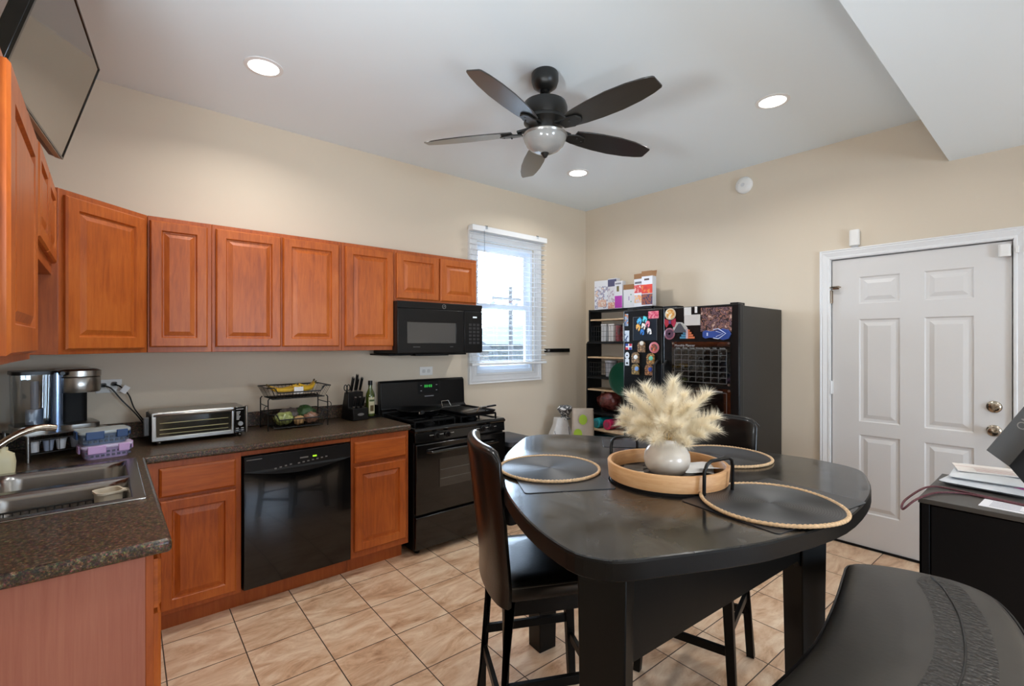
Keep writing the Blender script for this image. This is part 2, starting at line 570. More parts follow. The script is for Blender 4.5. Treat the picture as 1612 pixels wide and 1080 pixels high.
    def cells(self, xs, ys, inside, z0, z1):
        """plate of rectangular cells with holes; inside(xc, yc) says which cells exist"""
        idx = {}
        vs, fs = [], []
        def v(i, j, k):
            if (i, j, k) not in idx:
                idx[(i, j, k)] = len(vs)
                vs.append((xs[i], ys[j], z1 if k else z0))
            return idx[(i, j, k)]
        on = lambda i, j: 0 <= i < len(xs) - 1 and 0 <= j < len(ys) - 1 and inside((xs[i] + xs[i + 1]) / 2, (ys[j] + ys[j + 1]) / 2)
        for i in range(len(xs) - 1):
            for j in range(len(ys) - 1):
                if not on(i, j):
                    continue
                fs.append((v(i, j, 1), v(i + 1, j, 1), v(i + 1, j + 1, 1), v(i, j + 1, 1)))
                fs.append((v(i, j, 0), v(i, j + 1, 0), v(i + 1, j + 1, 0), v(i + 1, j, 0)))
                if not on(i, j - 1): fs.append((v(i, j, 0), v(i + 1, j, 0), v(i + 1, j, 1), v(i, j, 1)))
                if not on(i, j + 1): fs.append((v(i + 1, j + 1, 0), v(i, j + 1, 0), v(i, j + 1, 1), v(i + 1, j + 1, 1)))
                if not on(i - 1, j): fs.append((v(i, j + 1, 0), v(i, j, 0), v(i, j, 1), v(i, j + 1, 1)))
                if not on(i + 1, j): fs.append((v(i + 1, j, 0), v(i + 1, j + 1, 0), v(i + 1, j + 1, 1), v(i + 1, j, 1)))
        return self.add(vs, fs)
    def build(self, name, mats, parent=None, bev=0.0, smooth=True, world=None, loc=None, rz=0.0, seg=2, subsurf=0, ang=35, tri=False):
        """link as one mesh object. With a parent, vertices are taken as world positions when world is True (default: the parent's own axes)."""
        if not isinstance(mats, (list, tuple)):
            mats = [mats]
        V = self.V
        if parent is not None and world:
            inv = base_matrix(parent).inverted()
            V = [tuple(inv @ Vector(v)) for v in V]
        if parent is None and loc is not None and world:
            inv = (Matrix.Translation(loc) @ Matrix.Rotation(rz, 4, 'Z')).inverted()
            V = [tuple(inv @ Vector(v)) for v in V]
        me = bpy.data.meshes.new(name)
        me.from_pydata(V, [], self.F)
        for mm in mats:
            me.materials.append(mm)
        bm = bmesh.new()
        bm.from_mesh(me)
        for f, i in zip(bm.faces, self.I):
            f.material_index = i
            f.smooth = smooth
        if tri:
            bmesh.ops.triangulate(bm, faces=[f for f in bm.faces if len(f.verts) > 4])
        bmesh.ops.recalc_face_normals(bm, faces=bm.faces)
        if smooth:
            for e in bm.edges:
                if len(e.link_faces) == 2:
                    if e.calc_face_angle(0) > radians(ang):
                        e.smooth = False
        bm.to_mesh(me)
        bm.free()
        o = bpy.data.objects.new(name, me)
        COL.objects.link(o)
        if parent is not None:
            o.parent = parent
        if loc is not None:
            o.location = loc
            o.rotation_euler = (0, 0, rz)
        if bev > 0:
            b = o.modifiers.new('edge', 'BEVEL')
            b.width = bev
            b.segments = seg
            b.limit_method = 'ANGLE'
            b.angle_limit = radians(40)
            b.harden_normals = False
        if subsurf:
            s = o.modifiers.new('smooth', 'SUBSURF')
            s.levels = subsurf
            s.render_levels = subsurf
        return o

def base_matrix(o):
    mt = Matrix.Translation(o.location) @ o.rotation_euler.to_matrix().to_4x4()
    return base_matrix(o.parent) @ mt if o.parent is not None else mt

def tag(o, label, cat, group=None, kind=None):
    o['label'] = label
    o['category'] = cat
    if group:
        o['group'] = group
    if kind:
        o['kind'] = kind
    return o

def thing(name, label, cat, loc=(0, 0, 0), rz=0.0, group=None):
    o = bpy.data.objects.new(name, None)
    o.empty_display_size = 0.1
    COL.objects.link(o)
    o.location = loc
    o.rotation_euler = (0, 0, rz)
    return tag(o, label, cat, group)

def struct(o, label=None, cat=None):
    o['kind'] = 'structure'
    if label:
        o['label'] = label
    if cat:
        o['category'] = cat
    return o

def plabel(o, label):
    o['label'] = label
    return o

def copy_tree(o, parent=None):
    c = o.copy()
    COL.objects.link(c)
    if parent is not None:
        c.parent = parent
    for ch in list(o.children):
        copy_tree(ch, c)
    return c

def rrect(cx, cy, w, h, r, z, n=6):
    pts = []
    for sx, sy, a0 in ((1, 1, 0), (-1, 1, pi / 2), (-1, -1, pi), (1, -1, 1.5 * pi)):
        for i in range(n + 1):
            a = a0 + (pi / 2) * i / n
            pts.append((cx + sx * (w / 2 - r) + r * cos(a), cy + sy * (h / 2 - r) + r * sin(a), z))
    return pts

def spline(P, per=6, closed=True):
    """Catmull-Rom through 2-D or 3-D points"""
    out = []
    n = len(P)
    rng = range(n) if closed else range(n - 1)
    for i in rng:
        p0 = Vector(P[(i - 1) % n] if closed or i > 0 else P[i])
        p1 = Vector(P[i])
        p2 = Vector(P[(i + 1) % n])
        p3 = Vector(P[(i + 2) % n] if closed or i + 2 < n else P[i + 1])
        for k in range(per):
            t = k / per
            out.append(tuple(0.5 * ((2 * p1) + (p2 - p0) * t + (2 * p0 - 5 * p1 + 4 * p2 - p3) * t * t + (3 * p1 - p0 - 3 * p2 + p3) * t ** 3)))
    if not closed:
        out.append(tuple(P[-1]))
    return out

def offset_poly(poly, d):
    """move every point of a counter-clockwise outline inwards by d"""
    n = len(poly)
    out = []
    for i in range(n):
        a, b, c = Vector(poly[i - 1][:2]), Vector(poly[i][:2]), Vector(poly[(i + 1) % n][:2])
        e1, e2 = (b - a), (c - b)
        n1 = Vector((-e1.y, e1.x)).normalized()
        n2 = Vector((-e2.y, e2.x)).normalized()
        m = (n1 + n2)
        m = m / max(0.35, m.length) if m.length < 1e-6 else m.normalized() / max(0.5, m.normalized().dot(n1))
        q = b + m * d
        out.append((q.x, q.y))
    return out

def raised(mb, mp, w, h, slab=False, fw=0.052, t=0.02):
    """a cabinet front: nested rectangles, mp(u, v, n) places them"""
    if slab:
        rings = [(0, 0), (0, t - 0.008), (0.010, t), ]
    else:
        rings = [(0, 0), (0, t - 0.007), (0.007, t), (fw, t), (fw + 0.006, t - 0.010), (fw + 0.012, t - 0.010), (fw + 0.036, t - 0.001)]
    R = []
    for i, nn in rings:
        R.append([mp(i, i, nn), mp(w - i, i, nn), mp(w - i, h - i, nn), mp(i, h - i, nn)])
    mb.loft(R)

def text_mesh(txt, size, name, material, parent, mp, depth=0.0006, align='LEFT'):
    cu = bpy.data.curves.new(name, 'FONT')
    cu.body = txt
    cu.size = size
    cu.align_x = align
    cu.extrude = depth
    o = bpy.data.objects.new(name + '_src', cu)
    me = bpy.data.meshes.new_from_object(o)
    bpy.data.objects.remove(o)
    me.materials.clear()
    me.materials.append(material)
    for v in me.vertices:
        v.co = Vector(mp(v.co.x, v.co.y, v.co.z))
    ob = bpy.data.objects.new(name, me)
    COL.objects.link(ob)
    if parent is not None:
        ob.parent = parent
    return ob

# ------------------------------------------------------------------ the room
WX = Matrix(((1, 0, 0, 0), (0, 0, 1, 0), (0, 1, 0, 0), (0, 0, 0, 1)))    # (a, b, c) -> (a, c, b): walls along x
WY = Matrix(((0, 0, 1, 0), (1, 0, 0, 0), (0, 1, 0, 0), (0, 0, 0, 1)))    # (a, b, c) -> (c, a, b): walls along y

b = MB(); b.box(XL - .12, XB + .4, YR - .12, YA + .12, -.1, 0)
struct(b.build('floor', M['floor'], smooth=False))
b = MB(); b.box(XL - .12, XB + .12, YS, YA + .12, ZC, ZC + .12)
struct(b.build('ceiling', M['ceil'], smooth=False))
b = MB(); b.box(XL - .12, XB + .12, YR - .12, YS, ZL, ZC + .12)
struct(b.build('soffit', M['ceil'], smooth=False))

WIN = (2.66, 3.40, 1.215, 2.475)
b = MB(); b.X = WX
b.cells([XL - .12, WIN[0], WIN[1], XB + .12], [0, WIN[2], WIN[3], ZC], lambda x, z: not (WIN[0] < x < WIN[1] and WIN[2] < z < WIN[3]), YA, YA + .12)
struct(b.build('wall_back', M['wall'], smooth=False))
DOOR = (0.235, 1.206, 2.147)
b = MB(); b.X = WY
b.cells([YR - .12, DOOR[0], DOOR[1], YA], [0, DOOR[2], ZC], lambda y, z: not (DOOR[0] < y < DOOR[1] and z < DOOR[2]), XB, XB + .12)
struct(b.build('wall_right', M['wall'], smooth=False))
b = MB(); b.box(XL - .12, XL, YR - .12, YA, 0, ZC)
struct(b.build('wall_left', M['wall'], smooth=False))
RW = (1.45, 2.45, .7, 1.9)
b = MB(); b.X = WX
b.cells([XL, RW[0], RW[1], XB], [0, RW[2], RW[3], ZL], lambda x, z: not (RW[0] < x < RW[1] and RW[2] < z < RW[3]), YR - .12, YR)
struct(b.build('wall_rear', M['wall'], smooth=False))
w2 = MB(); w2.X = WX
w2.cells([RW[0], RW[0] + .05, 1.92, 1.98, RW[1] - .05, RW[1]], [RW[2], RW[2] + .05, RW[3] - .05, RW[3]],
         lambda x, z: not ((RW[0] + .05 < x < 1.92 or 1.98 < x < RW[1] - .05) and RW[2] + .05 < z < RW[3] - .05), YR - .09, YR - .03)
struct(w2.build('window_2', M['vinyl'], smooth=False))

# baseboards
b = MB(); b.box(2.50, XB, YA - .014, YA, 0, .09)
struct(b.build('baseboard_back', M['trim'], bev=.004))
b = MB(); b.box(XB - .014, XB, 1.272, YA - .014, 0, .09)
struct(b.build('baseboard_right', M['trim'], bev=.004))

# door casing: a moulded strip on three sides
def casing(b, a0, a1, z1, w, prof):
    """U-shaped moulding in the wall plane; prof = [(distance from the opening, thickness)]"""
    for k in range(len(prof) - 1):
        (d0, t0), (d1, t1) = prof[k], prof[k + 1]
        A = [(a0 - d0, 0, t0), (a0 - d0, z1 + d0, t0), (a1 + d0, z1 + d0, t0), (a1 + d0, 0, t0)]
        B = [(a0 - d1, 0, t1), (a0 - d1, z1 + d1, t1), (a1 + d1, z1 + d1, t1), (a1 + d1, 0, t1)]
        for i in range(3):
            b.add([A[i], A[i + 1], B[i + 1], B[i]], [(0, 1, 2, 3)])
PROF = [(0, 0), (0, .012), (.012, .014), (.016, .011), (.030, .016), (.046, .022), (.052, .018), (.060, .024), (.066, .022), (.066, 0)]
b = MB(); b.X = Matrix(((0, 0, -1, XB), (1, 0, 0, 0), (0, 1, 0, 0), (0, 0, 0, 1)))
casing(b, DOOR[0], DOOR[1], DOOR[2], .066, PROF)
b.X = None
for y0, y1 in ((DOOR[0], DOOR[0] + .004), (DOOR[1] - .004, DOOR[1])):
    b.box(XB - .002, XB + .12, y0, y1, 0, DOOR[2])
b.box(XB - .002, XB + .12, DOOR[0], DOOR[1], DOOR[2] - .004, DOOR[2])
struct(b.build('trim_1', M['trim'], ang=20))

# the six-panel door
door = thing('door_1', 'white six-panel entry door with nickel knob and deadbolt', 'door', (XB + .012, 0.7205, 0))
struct(door)
b = MB()
YL, YR_ = 1.196, 0.245
b.X = Matrix(((0, 0, -1, XB + .012), (1, 0, 0, 0), (0, 1, 0, 0), (0, 0, 0, 1)))
cols = [(.413, .657), (.787, 1.026)]
rows = [(.26, .834), (.93, 1.684), (1.797, 1.996)]
ys = [YR_] + [v for c in cols for v in c] + [YL]
zs = [.014] + [v for r in rows for v in r] + [2.135]
hole = lambda y, z: any(c[0] < y < c[1] for c in cols) and any(r[0] < z < r[1] for r in rows)
b.cells(ys, zs, lambda y, z: not hole(y, z), -.04, 0)
for c in cols:
    for r in rows:
        w, h = c[1] - c[0], r[1] - r[0]
        R = []
        for i, nn in ((0, 0), (.008, -.007), (.020, -.009), (.026, -.009), (.052, -.001)):
            R.append([(c[0] + i, r[0] + i, nn), (c[1] - i, r[0] + i, nn), (c[1] - i, r[1] - i, nn), (c[0] + i, r[1] - i, nn)])
        b.loft(R, cap0=False)
b.build('door_leaf', M['door'], door, world=True, ang=12)
b = MB(); b.box(XB + .062, XB + .119, DOOR[0] + .004, DOOR[1] - .004, .002, DOOR[2] - .004)  # slab added behind the leaf to stop sky light leaking round it
b.build('door_light_block', M['trim'], door, world=True)
b = MB(); b.box(XB + .002, XB + .05, YR_, YL, .003, .018)
plabel(b.build('door_sweep', M['blackmatte'], door, world=True), 'dark rubber sweep')
for nm, z in (('door_knob', .958), ('deadbolt', 1.108)):
    b = MB()
    ax = XB + .012
    y = .322
    b.X = Matrix(((0, 0, -1, ax), (1, 0, 0, y), (0, 1, 0, z), (0, 0, 0, 1)))
    if nm == 'door_knob':
        b.lathe([(.036, 0), (.036, .004), (.030, .010), (.014, .014), (.012, .03), (.020, .036), (.029, .048), (.030, .058), (.024, .068), (.010, .072)], n=28)
    else:
        b.lathe([(.037, 0), (.037, .004), (.030, .012), (.016, .016)], n=28)
        b.box(-.006, .006, -.018, .018, .014, .034)
    plabel(b.build(nm, M['nickel'], door, world=True, bev=0), 'satin nickel ' + nm.replace('_', ' '))
for z in (1.86, 1.17, .30):
    b = MB()
    b.cyl((XB - .006, 1.201, z - .05), (XB - .006, 1.201, z + .05), .007, n=10)
    b.box(XB - .003, XB + .012, 1.190, 1.201, z - .048, z + .048)
    plabel(b.build('hinge', M['nickel'] if z == 1.86 else M['trim'], door, world=True), 'butt hinge')
b = MB()
b.tube([(XB - .012, 1.205, 1.93), (XB - .03, 1.18, 1.932), (XB - .035, 1.15, 1.93), (XB - .016, 1.135, 1.928)], .005)
b.box(XB - .004, XB + .010, 1.15, 1.19, 1.915, 1.94)
plabel(b.build('swing_latch', M['nickel'], door, world=True), 'small metal swing latch near the top hinge')

# the kitchen window
win = struct(thing('window_1', 'white double-hung window behind a raised blind', 'window', (3.03, YA, 1.2)))
b = MB(); b.X = Matrix(((1, 0, 0, 0), (0, 0, -1, YA), (0, 1, 0, 0), (0, 0, 0, 1)))
x0, x1, z0, z1 = WIN
P2 = [(0, 0), (0, .012), (.012, .012), (.020, .008), (.050, .012), (.068, .020), (.078, .014), (.092, .022), (.096, .0)]
for k in range(len(P2) - 1):
    (d0, t0), (d1, t1) = P2[k], P2[k + 1]
    A = [(x0 - d0, z0 - d0, t0), (x0 - d0, z1 + d0, t0), (x1 + d0, z1 + d0, t0), (x1 + d0, z0 - d0, t0)]
    B_ = [(x0 - d1, z0 - d1, t1), (x0 - d1, z1 + d1, t1), (x1 + d1, z1 + d1, t1), (x1 + d1, z0 - d1, t1)]
    for i in range(4):
        j = (i + 1) % 4
        b.add([A[i], A[j], B_[j], B_[i]], [(0, 1, 2, 3)])
b.build('window_casing', M['trim'], win, world=True, ang=15)
def frame(x0, x1, z0, z1, w, y0, y1):
    b = MB(); b.X = WX
    b.cells([x0, x0 + w, x1 - w, x1], [z0, z0 + w, z1 - w, z1], lambda x, z: not (x0 + w < x < x1 - w and z0 + w < z < z1 - w), y0, y1)
    return b
frame(x0, x1, z0, z1, .035, YA + .015, YA + .118).build('window_jamb', M['vinyl'], win, world=True, bev=.004)
ZM = 1.875
for nm, za, zb, y0 in (('upper_sash', ZM - .03, z1 - .03, YA + .075), ('lower_sash', z0 + .03, ZM + .02, YA + .040)):
    s = frame(x0 + .032, x1 - .032, za, zb, .042, y0, y0 + .032).build(nm, M['vinyl'], win, world=True, bev=.003)
    g = MB(); g.box(x0 + .07, x1 - .07, y0 + .014, y0 + .018, za + .04, zb - .04)
    pg = g.build('pane', M['glass'], s, smooth=False)
    pg.data.transform(base_matrix(win).inverted())
b = MB()
for dx in (-.14, .16):
    b.box(3.03 + dx - .025, 3.03 + dx + .025, YA + .026, YA + .06, ZM + .02, ZM + .034)
    b.box(3.03 + dx - .006, 3.03 + dx + .016, YA + .018, YA + .05, ZM + .034, ZM + .046)
b.build('sash_lock', M['vinyl'], win, world=True, bev=.002)

# ceiling downlights
def downlight(x, y, z, label):
    t = thing('recessed_downlight', label, 'ceiling light', (x, y, z), 0, 'recessed ceiling lights')
    b = MB(); b.lathe([(.098, 0), (.098, -.004), (.078, -.007), (.076, -.004), (.076, 0)], n=40, caps=False)
    b.build('trim_ring', M['trim'], t)
    b = MB(); b.lathe([(.001, -.0045), (.077, -.0045)], n=40, caps=False)
    b.build('lens', M['lamp'], t)
    area_light('downlight_lamp', (x, y, z - .012), (0, 0, 0), .15, .15, DOWN_W, (1.0, .97, .93), 'DISK', 150)
downlight(.659, 2.888, ZC, 'round recessed ceiling light above the upper cabinets, left of the fan')
downlight(3.191, 1.226, ZC, 'round recessed ceiling light right of the fan, near the soffit')
downlight(3.211, 2.868, ZC, 'round recessed ceiling light behind the fan, nearest the window corner')
area_light('downlight_lamp', (.659, 1.226, ZC - .012), (0, 0, 0), .15, .15, DOWN_W, (1.0, .97, .93), 'DISK', 150)
# two added fill lights without fixtures, beside and behind the camera, brightening the ceiling
def add_ceiling_fill(x, y, z, aim, power, cone):
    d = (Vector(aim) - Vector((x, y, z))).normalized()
    l = bpy.data.lights.new('added_ceiling_fill', 'SPOT')
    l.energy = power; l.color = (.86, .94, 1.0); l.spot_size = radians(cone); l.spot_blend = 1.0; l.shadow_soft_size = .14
    o = bpy.data.objects.new('added_ceiling_fill', l); COL.objects.link(o)
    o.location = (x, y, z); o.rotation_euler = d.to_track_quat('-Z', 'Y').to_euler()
add_ceiling_fill(-.33, .90, 1.70, (2.3, 2.45, 3.6), UP_W, 124)
add_ceiling_fill(.45, -.40, 1.25, (2.9, 2.5, 3.3), UP_W * .45, 84)
for x, y in ((1.0, -.7), (3.2, -.7), (1.0, -2.2), (3.2, -2.2)):  # unseen fill lights added under the lower ceiling behind the camera
    area_light('downlight_lamp', (x, y, ZL - .012), (0, 0, 0), .15, .15, DOWN_W, (1.0, .97, .93), 'DISK', 150)

# ------------------------------------------------------------------ kitchen cabinets
ZK, CT = .936, .040            # worktop height and thickness
CB = ZK - CT                   # top of the base cabinets
YD = 3.020                     # back-run door plane (front of the doors)
YF_ = 3.040                    # back-run face frame
def mpA(x, z, y):              # fronts facing -y
    return lambda u, v, n: (x + u, y - n, z + v)
def mpL(y, z, x):              # fronts facing +x
    return lambda u, v, n: (x + n, y + u, z + v)

# --- back run: cabinet left of the dishwasher
t = thing('base_cabinet', 'cherry base cabinet with drawer and door, left of the black dishwasher', 'cabinet', (.39, 3.3, 0), 0, 'cherry base cabinets')
b = MB(); b.box(.152, .578, YF_, YA - .025, .10, CB)
b.box(.578, 1.206, YF_, YF_ + .02, .868, CB)
b.build('body', M['frame'], t, world=True, bev=.002)
b = MB(); b.box(.152, 1.206, 3.10, 3.118, 0, .10)
b.build('toe_kick', M['frame'], t, world=True)
b = MB(); raised(b, mpA(.205, .712, YF_ - .001), .345, .150, slab=True)
b.build('drawer_front', M['woodh'], t, world=True, ang=20)
b = MB(); raised(b, mpA(.205, .125, YF_ - .001), .345, .570)
b.build('door', M['wood'], t, world=True, ang=20)
# --- back run: cabinet right of the dishwasher
t = thing('base_cabinet', 'cherry base cabinet with drawer and door, between dishwasher and stove', 'cabinet', (1.415, 3.3, 0), 0, 'cherry base cabinets')
b = MB(); b.box(1.208, 1.622, YF_, YA - .025, .10, CB)
b.build('body', M['frame'], t, world=True, bev=.002)
b = MB(); b.box(1.208, 1.60, 3.10, 3.118, 0, .10)
b.build('toe_kick', M['frame'], t, world=True)
b = MB(); raised(b, mpA(1.228, .722, YF_ - .001), .370, .138, slab=True)
b.build('drawer_front', M['woodh'], t, world=True, ang=20)
b = MB(); raised(b, mpA(1.228, .145, YF_ - .001), .370, .555)
b.build('door', M['wood'], t, world=True, ang=20)
# --- sink run along the left wall
t = thing('sink_cabinet', 'sink base cabinet with a pinkish end panel facing the camera', 'cabinet', (-.18, 2.4, 0), 0, 'cherry base cabinets')
b = MB(); b.box(.085, .105, 1.742, 3.02, .10, CB); b.box(XL + .02, .085, 2.99, 3.02, .10, CB); b.box(XL + .02, .085, 1.752, 3.0, .10, .12)
b.build('body', M['frame'], t, world=True, bev=.002)
b = MB(); b.box(XL + .004, .085, 1.735, 1.752, 0, CB)
plabel(b.build('end_panel', M['panel'], t, world=True), 'pinkish veneer end panel')
b = MB(); b.box(.02, .04, 1.752, 3.1, 0, .10)
b.build('toe_kick', M['frame'], t, world=True)
for y0, w in ((1.765, .40), (2.18, .40), (2.595, .40)):
    b = MB(); raised(b, mpL(y0, .722, .104), w, .145, slab=True)
    b.build('drawer_front', M['woodh'], t, world=True, ang=20)
    b = MB(); raised(b, mpL(y0, .135, .104), w, .57)
    b.build('door', M['wood'], t, world=True, ang=20)

# --- dishwasher
t = thing('dishwasher', 'black built-in dishwasher with control strip between cherry cabinets', 'dishwasher', (.892, 3.3, 0))
b = MB(); b.box(.586, 1.200, 3.05, 3.60, .105, .866)
b.build('tub', M['blackmatte'], t, world=True)
b = MB()
f = []
def dwp(u, v):
    x = .588 + .610 * u
    z = .112 + .665 * v
    zz = z + (0.0 if v < 1 else -.040 * sin(pi * u))
    return (x, 3.022 - .012 * sin(pi * v) ** .7, zz)
b.grid(dwp, 16, 10)
b.box(.588, 1.198, 3.024, 3.05, .112, .775)
b.build('door', M['black'], t, world=True, ang=60)
b = MB()
b.box(.588, 1.198, 3.018, 3.05, .775, .862)
b.add([(.588, 3.017, .778)] + [(.588 + .61 * k / 20, 3.0155, .776 - .041 * sin(pi * k / 20)) for k in range(21)] + [(1.198, 3.017, .778)], [tuple(range(23))])
cp = b.build('control_panel', M['blacksatin'], t, world=True, bev=.003, tri=True)
b = MB()
for k in range(4):
    b.box(.745 + k * .028, .757 + k * .028, 3.0125, 3.0155, .772 + .004 * k, .779 + .004 * k)
for k in range(7):
    b.box(.875 + k * .027, .887 + k * .027, 3.0125, 3.0155, .784 + .0025 * k, .791 + .0025 * k)
b.box(.888, .935, 3.0155, 3.018, .812, .820)
b.box(.60, .68, 3.0155, 3.0182, .842, .846)
g = b.build('buttons', mat('grey_button', (120, 120, 120), .4), cp); g.data.transform(base_matrix(t).inverted())
b = MB(); b.box(.962, .985, 3.0155, 3.018, .812, .821)
g = b.build('indicator_light', mat('green_led', (120, 180, 40), .4, emit=(170, 220, 40), estr=1.2), cp); g.data.transform(base_matrix(t).inverted())

# --- L-shaped worktop with a cutout for the sink
wt_ = thing('worktop', 'dark speckled granite-look L-shaped kitchen worktop', 'worktop', (.3, 3.2, CB))
SX0, SX1, SY0, SY1 = -.415, .088, 2.225, 2.985
b = MB()
b.cells([XL, SX0, SX1, .147, 1.632], [1.710, SY0, SY1, 3.010, YA],
        lambda x, y: (x < .147 or y > 3.010) and not (SX0 < x < SX1 and SY0 < y < SY1), CB, ZK)
b.build('top', M['granite'], wt_, world=True, bev=.012, seg=3)
b = MB()
b.box(XL + .002, XL + .02, 1.735, YA - .02, ZK, 1.035); b.box(XL + .002, 1.632, YA - .02, YA - .001, ZK, 1.035)
b.build('backsplash', M['granite'], wt_, world=True, bev=.006)

# --- double sink
sk = thing('kitchen_sink', 'stainless steel double-basin drop-in sink in the dark worktop', 'sink', (-.16, 2.6, ZK))
b = MB()
BX0, BX1 = -.355, .070
BYS = ((2.245, 2.575), (2.625, 2.955))
b.cells([-.430, BX0, BX1, .112], [2.205, BYS[0][0], BYS[0][1], BYS[1][0], BYS[1][1], 3.003],
        lambda x, y: not (BX0 < x < BX1 and any(s[0] < y < s[1] for s in BYS)), ZK - .002, ZK + .0055)
b.build('rim', M['sinksteel'], sk, world=True, bev=.004, seg=3)
for s in BYS:
    cx, cy, w, h = (BX0 + BX1) / 2, (s[0] + s[1]) / 2, BX1 - BX0, s[1] - s[0]
    b = MB()
    b.loft([rrect(cx, cy, w, h, .004, ZK + .0052), rrect(cx, cy, w - .008, h - .008, .05, ZK - .004), rrect(cx, cy, w - .012, h - .012, .075, ZK - .02),
            rrect(cx, cy, w - .03, h - .03, .075, ZK - .135), rrect(cx, cy, w - .05, h - .05, .07, ZK - .158), rrect(cx, cy, w - .10, h - .10, .06, ZK - .165),
            rrect(cx, cy, .09, .09, .044, ZK - .168)], cap0=False)
    b.build('basin', M['sinksteel'], sk, world=True, ang=60)
    b = MB(); b.lathe([(.001, .002), (.02, .0), (.036, .003), (.042, .006)], (cx, cy, ZK - .168), n=24, caps=False)
    b.build('drain', M['chrome'], sk, world=True)
# faucet
fc = thing('faucet', 'brushed metal kitchen faucet spout reaching over the sink', 'faucet', (-.392, 2.60, ZK + .0055))
b = MB()
pts = [(-.392, 2.60, ZK + .03), (-.392, 2.60, ZK + .10)]
for k in range(1, 13):
    q = k / 12
    pts.append((-.392 + .235 * q, 2.60 + .075 * q, ZK + .10 + .135 * sin(q * pi * .62)))
b.tube(pts, [.015] * 2 + [.0135] * 12, n=14)
b.build('spout', M['nickel'], fc, world=True, ang=60)
b = MB(); b.lathe([(.030, 0), (.030, .008), (.022, .02), (.018, .06)], (-.392, 2.60, ZK + .0055), n=24)
b.build('base', M['nickel'], fc, world=True)
b = MB(); b.cyl((-.392, 2.58, ZK + .05), (-.40, 2.50, ZK + .085), .008, n=10)
b.build('lever', M['nickel'], fc, world=True)
# wire rack standing in the near basin
b = MB()
X0, X1, Y0, Y1, ZR = -.335, -.02, 2.275, 2.545, ZK - .150
b.tube([(X0, Y0, ZR), (X1, Y0, ZR), (X1, Y1, ZR), (X0, Y1, ZR)], .003, 6, True)
b.tube([(X0, Y0, ZR + .095), (X1, Y0, ZR + .095), (X1, Y1, ZR + .095), (X0, Y1, ZR + .095)], .0032, 6, True)
for k in range(15):
    x = X0 + (X1 - X0) * k / 14
    b.tube([(x, Y0, ZR + .095), (x, Y0, ZR), (x, Y1, ZR), (x, Y1, ZR + .095)], .0018, 5)
for k in range(8):
    y = Y0 + (Y1 - Y0) * k / 7
    b.tube([(X0, y, ZR + .095), (X0, y, ZR), (X1, y, ZR), (X1, y, ZR + .095)], .0018, 5)
for xy in ((X0, Y0), (X1, Y0), (X1, Y1), (X0, Y1)):
    b.cyl((xy[0], xy[1], ZR - .013), (xy[0], xy[1], ZR), .004, n=8)
tag(b.build('dish_rack', M['wire'], None, loc=(-.18, 2.41, ZR - .013), world=True), 'dark wire dish rack standing in the near sink basin', 'dish rack')
# little tub in the near basin
t = thing('plastic_tub', 'small cream plastic tub in the corner of the near sink basin', 'tub', (.005, 2.465, ZK - .157), .25)
b = MB()
b.loft([rrect(0, 0, .065, .07, .02, 0), rrect(0, 0, .080, .09, .025, .140), rrect(0, 0, .088, .098, .026, .142), rrect(0, 0, .088, .098, .026, .150),
        rrect(0, 0, .076, .086, .024, .150), rrect(0, 0, .060, .065, .02, .006)])
b.build('cup', mat('cream_plastic', (214, 202, 180), .45), t, ang=50)
b = MB(); b.tube([(.040, -.02, .142), (.062, -.015, .136), (.062, .015, .136), (.040, .02, .142)], .005)
b.build('grip', mat('cream_plastic_grip', (214, 202, 180), .45), t)
# dish soap bottle at the far left behind the faucet
b = MB()
b.loft([rrect(0, 0, .075, .045, .02, 0), rrect(0, 0, .08, .05, .022, .05), rrect(0, 0, .07, .045, .02, .085), rrect(0, 0, .03, .03, .012, .10), rrect(0, 0, .03, .03, .012, .115)])
tag(b.build('sponge_holder', mat('pale_yellow_plastic', (214, 204, 166), .4), None, loc=(-.345, 3.03, ZK), rz=.2), 'pale yellow dish caddy beside the faucet at the left frame edge', 'dish caddy')

# ------------------------------------------------------------------ wall cabinets
ZU0, ZU1 = 1.455, 2.215
YU = 3.322
def wallcab(label, x0, x1, doors, z0=ZU0, zd0=None):
    t = thing('wall_cabinet', label, 'cabinet', ((x0 + x1) / 2, YA, z0), 0, 'cherry wall cabinets')
    b = MB(); b.box(x0, x1, YU, YA, z0, ZU1)
    b.build('body', M['frame'], t, world=True, bev=.002)
    for a, c in doors:
        b = MB(); zd = zd0 or z0 + .030
        raised(b, mpA(a, zd, YU - .001), c - a, 2.190 - zd)
        b.build('door', M['wood'], t, world=True, ang=20)
    return t
wallcab('narrow single-door cherry wall cabinet beside the angled corner cabinet', .172, .476, [(.182, .454)])
wallcab('wide two-door cherry wall cabinet above the toaster oven and fruit basket', .477, 1.254, [(.496, .856), (.868, 1.232)])
wallcab('single-door cherry wall cabinet just left of the microwave', 1.255, 1.655, [(1.276, 1.642)])
wallcab('short two-door cherry wall cabinet above the black microwave', 1.656, 2.420, [(1.669, 2.038), (2.052, 2.408)], 1.826, 1.846)
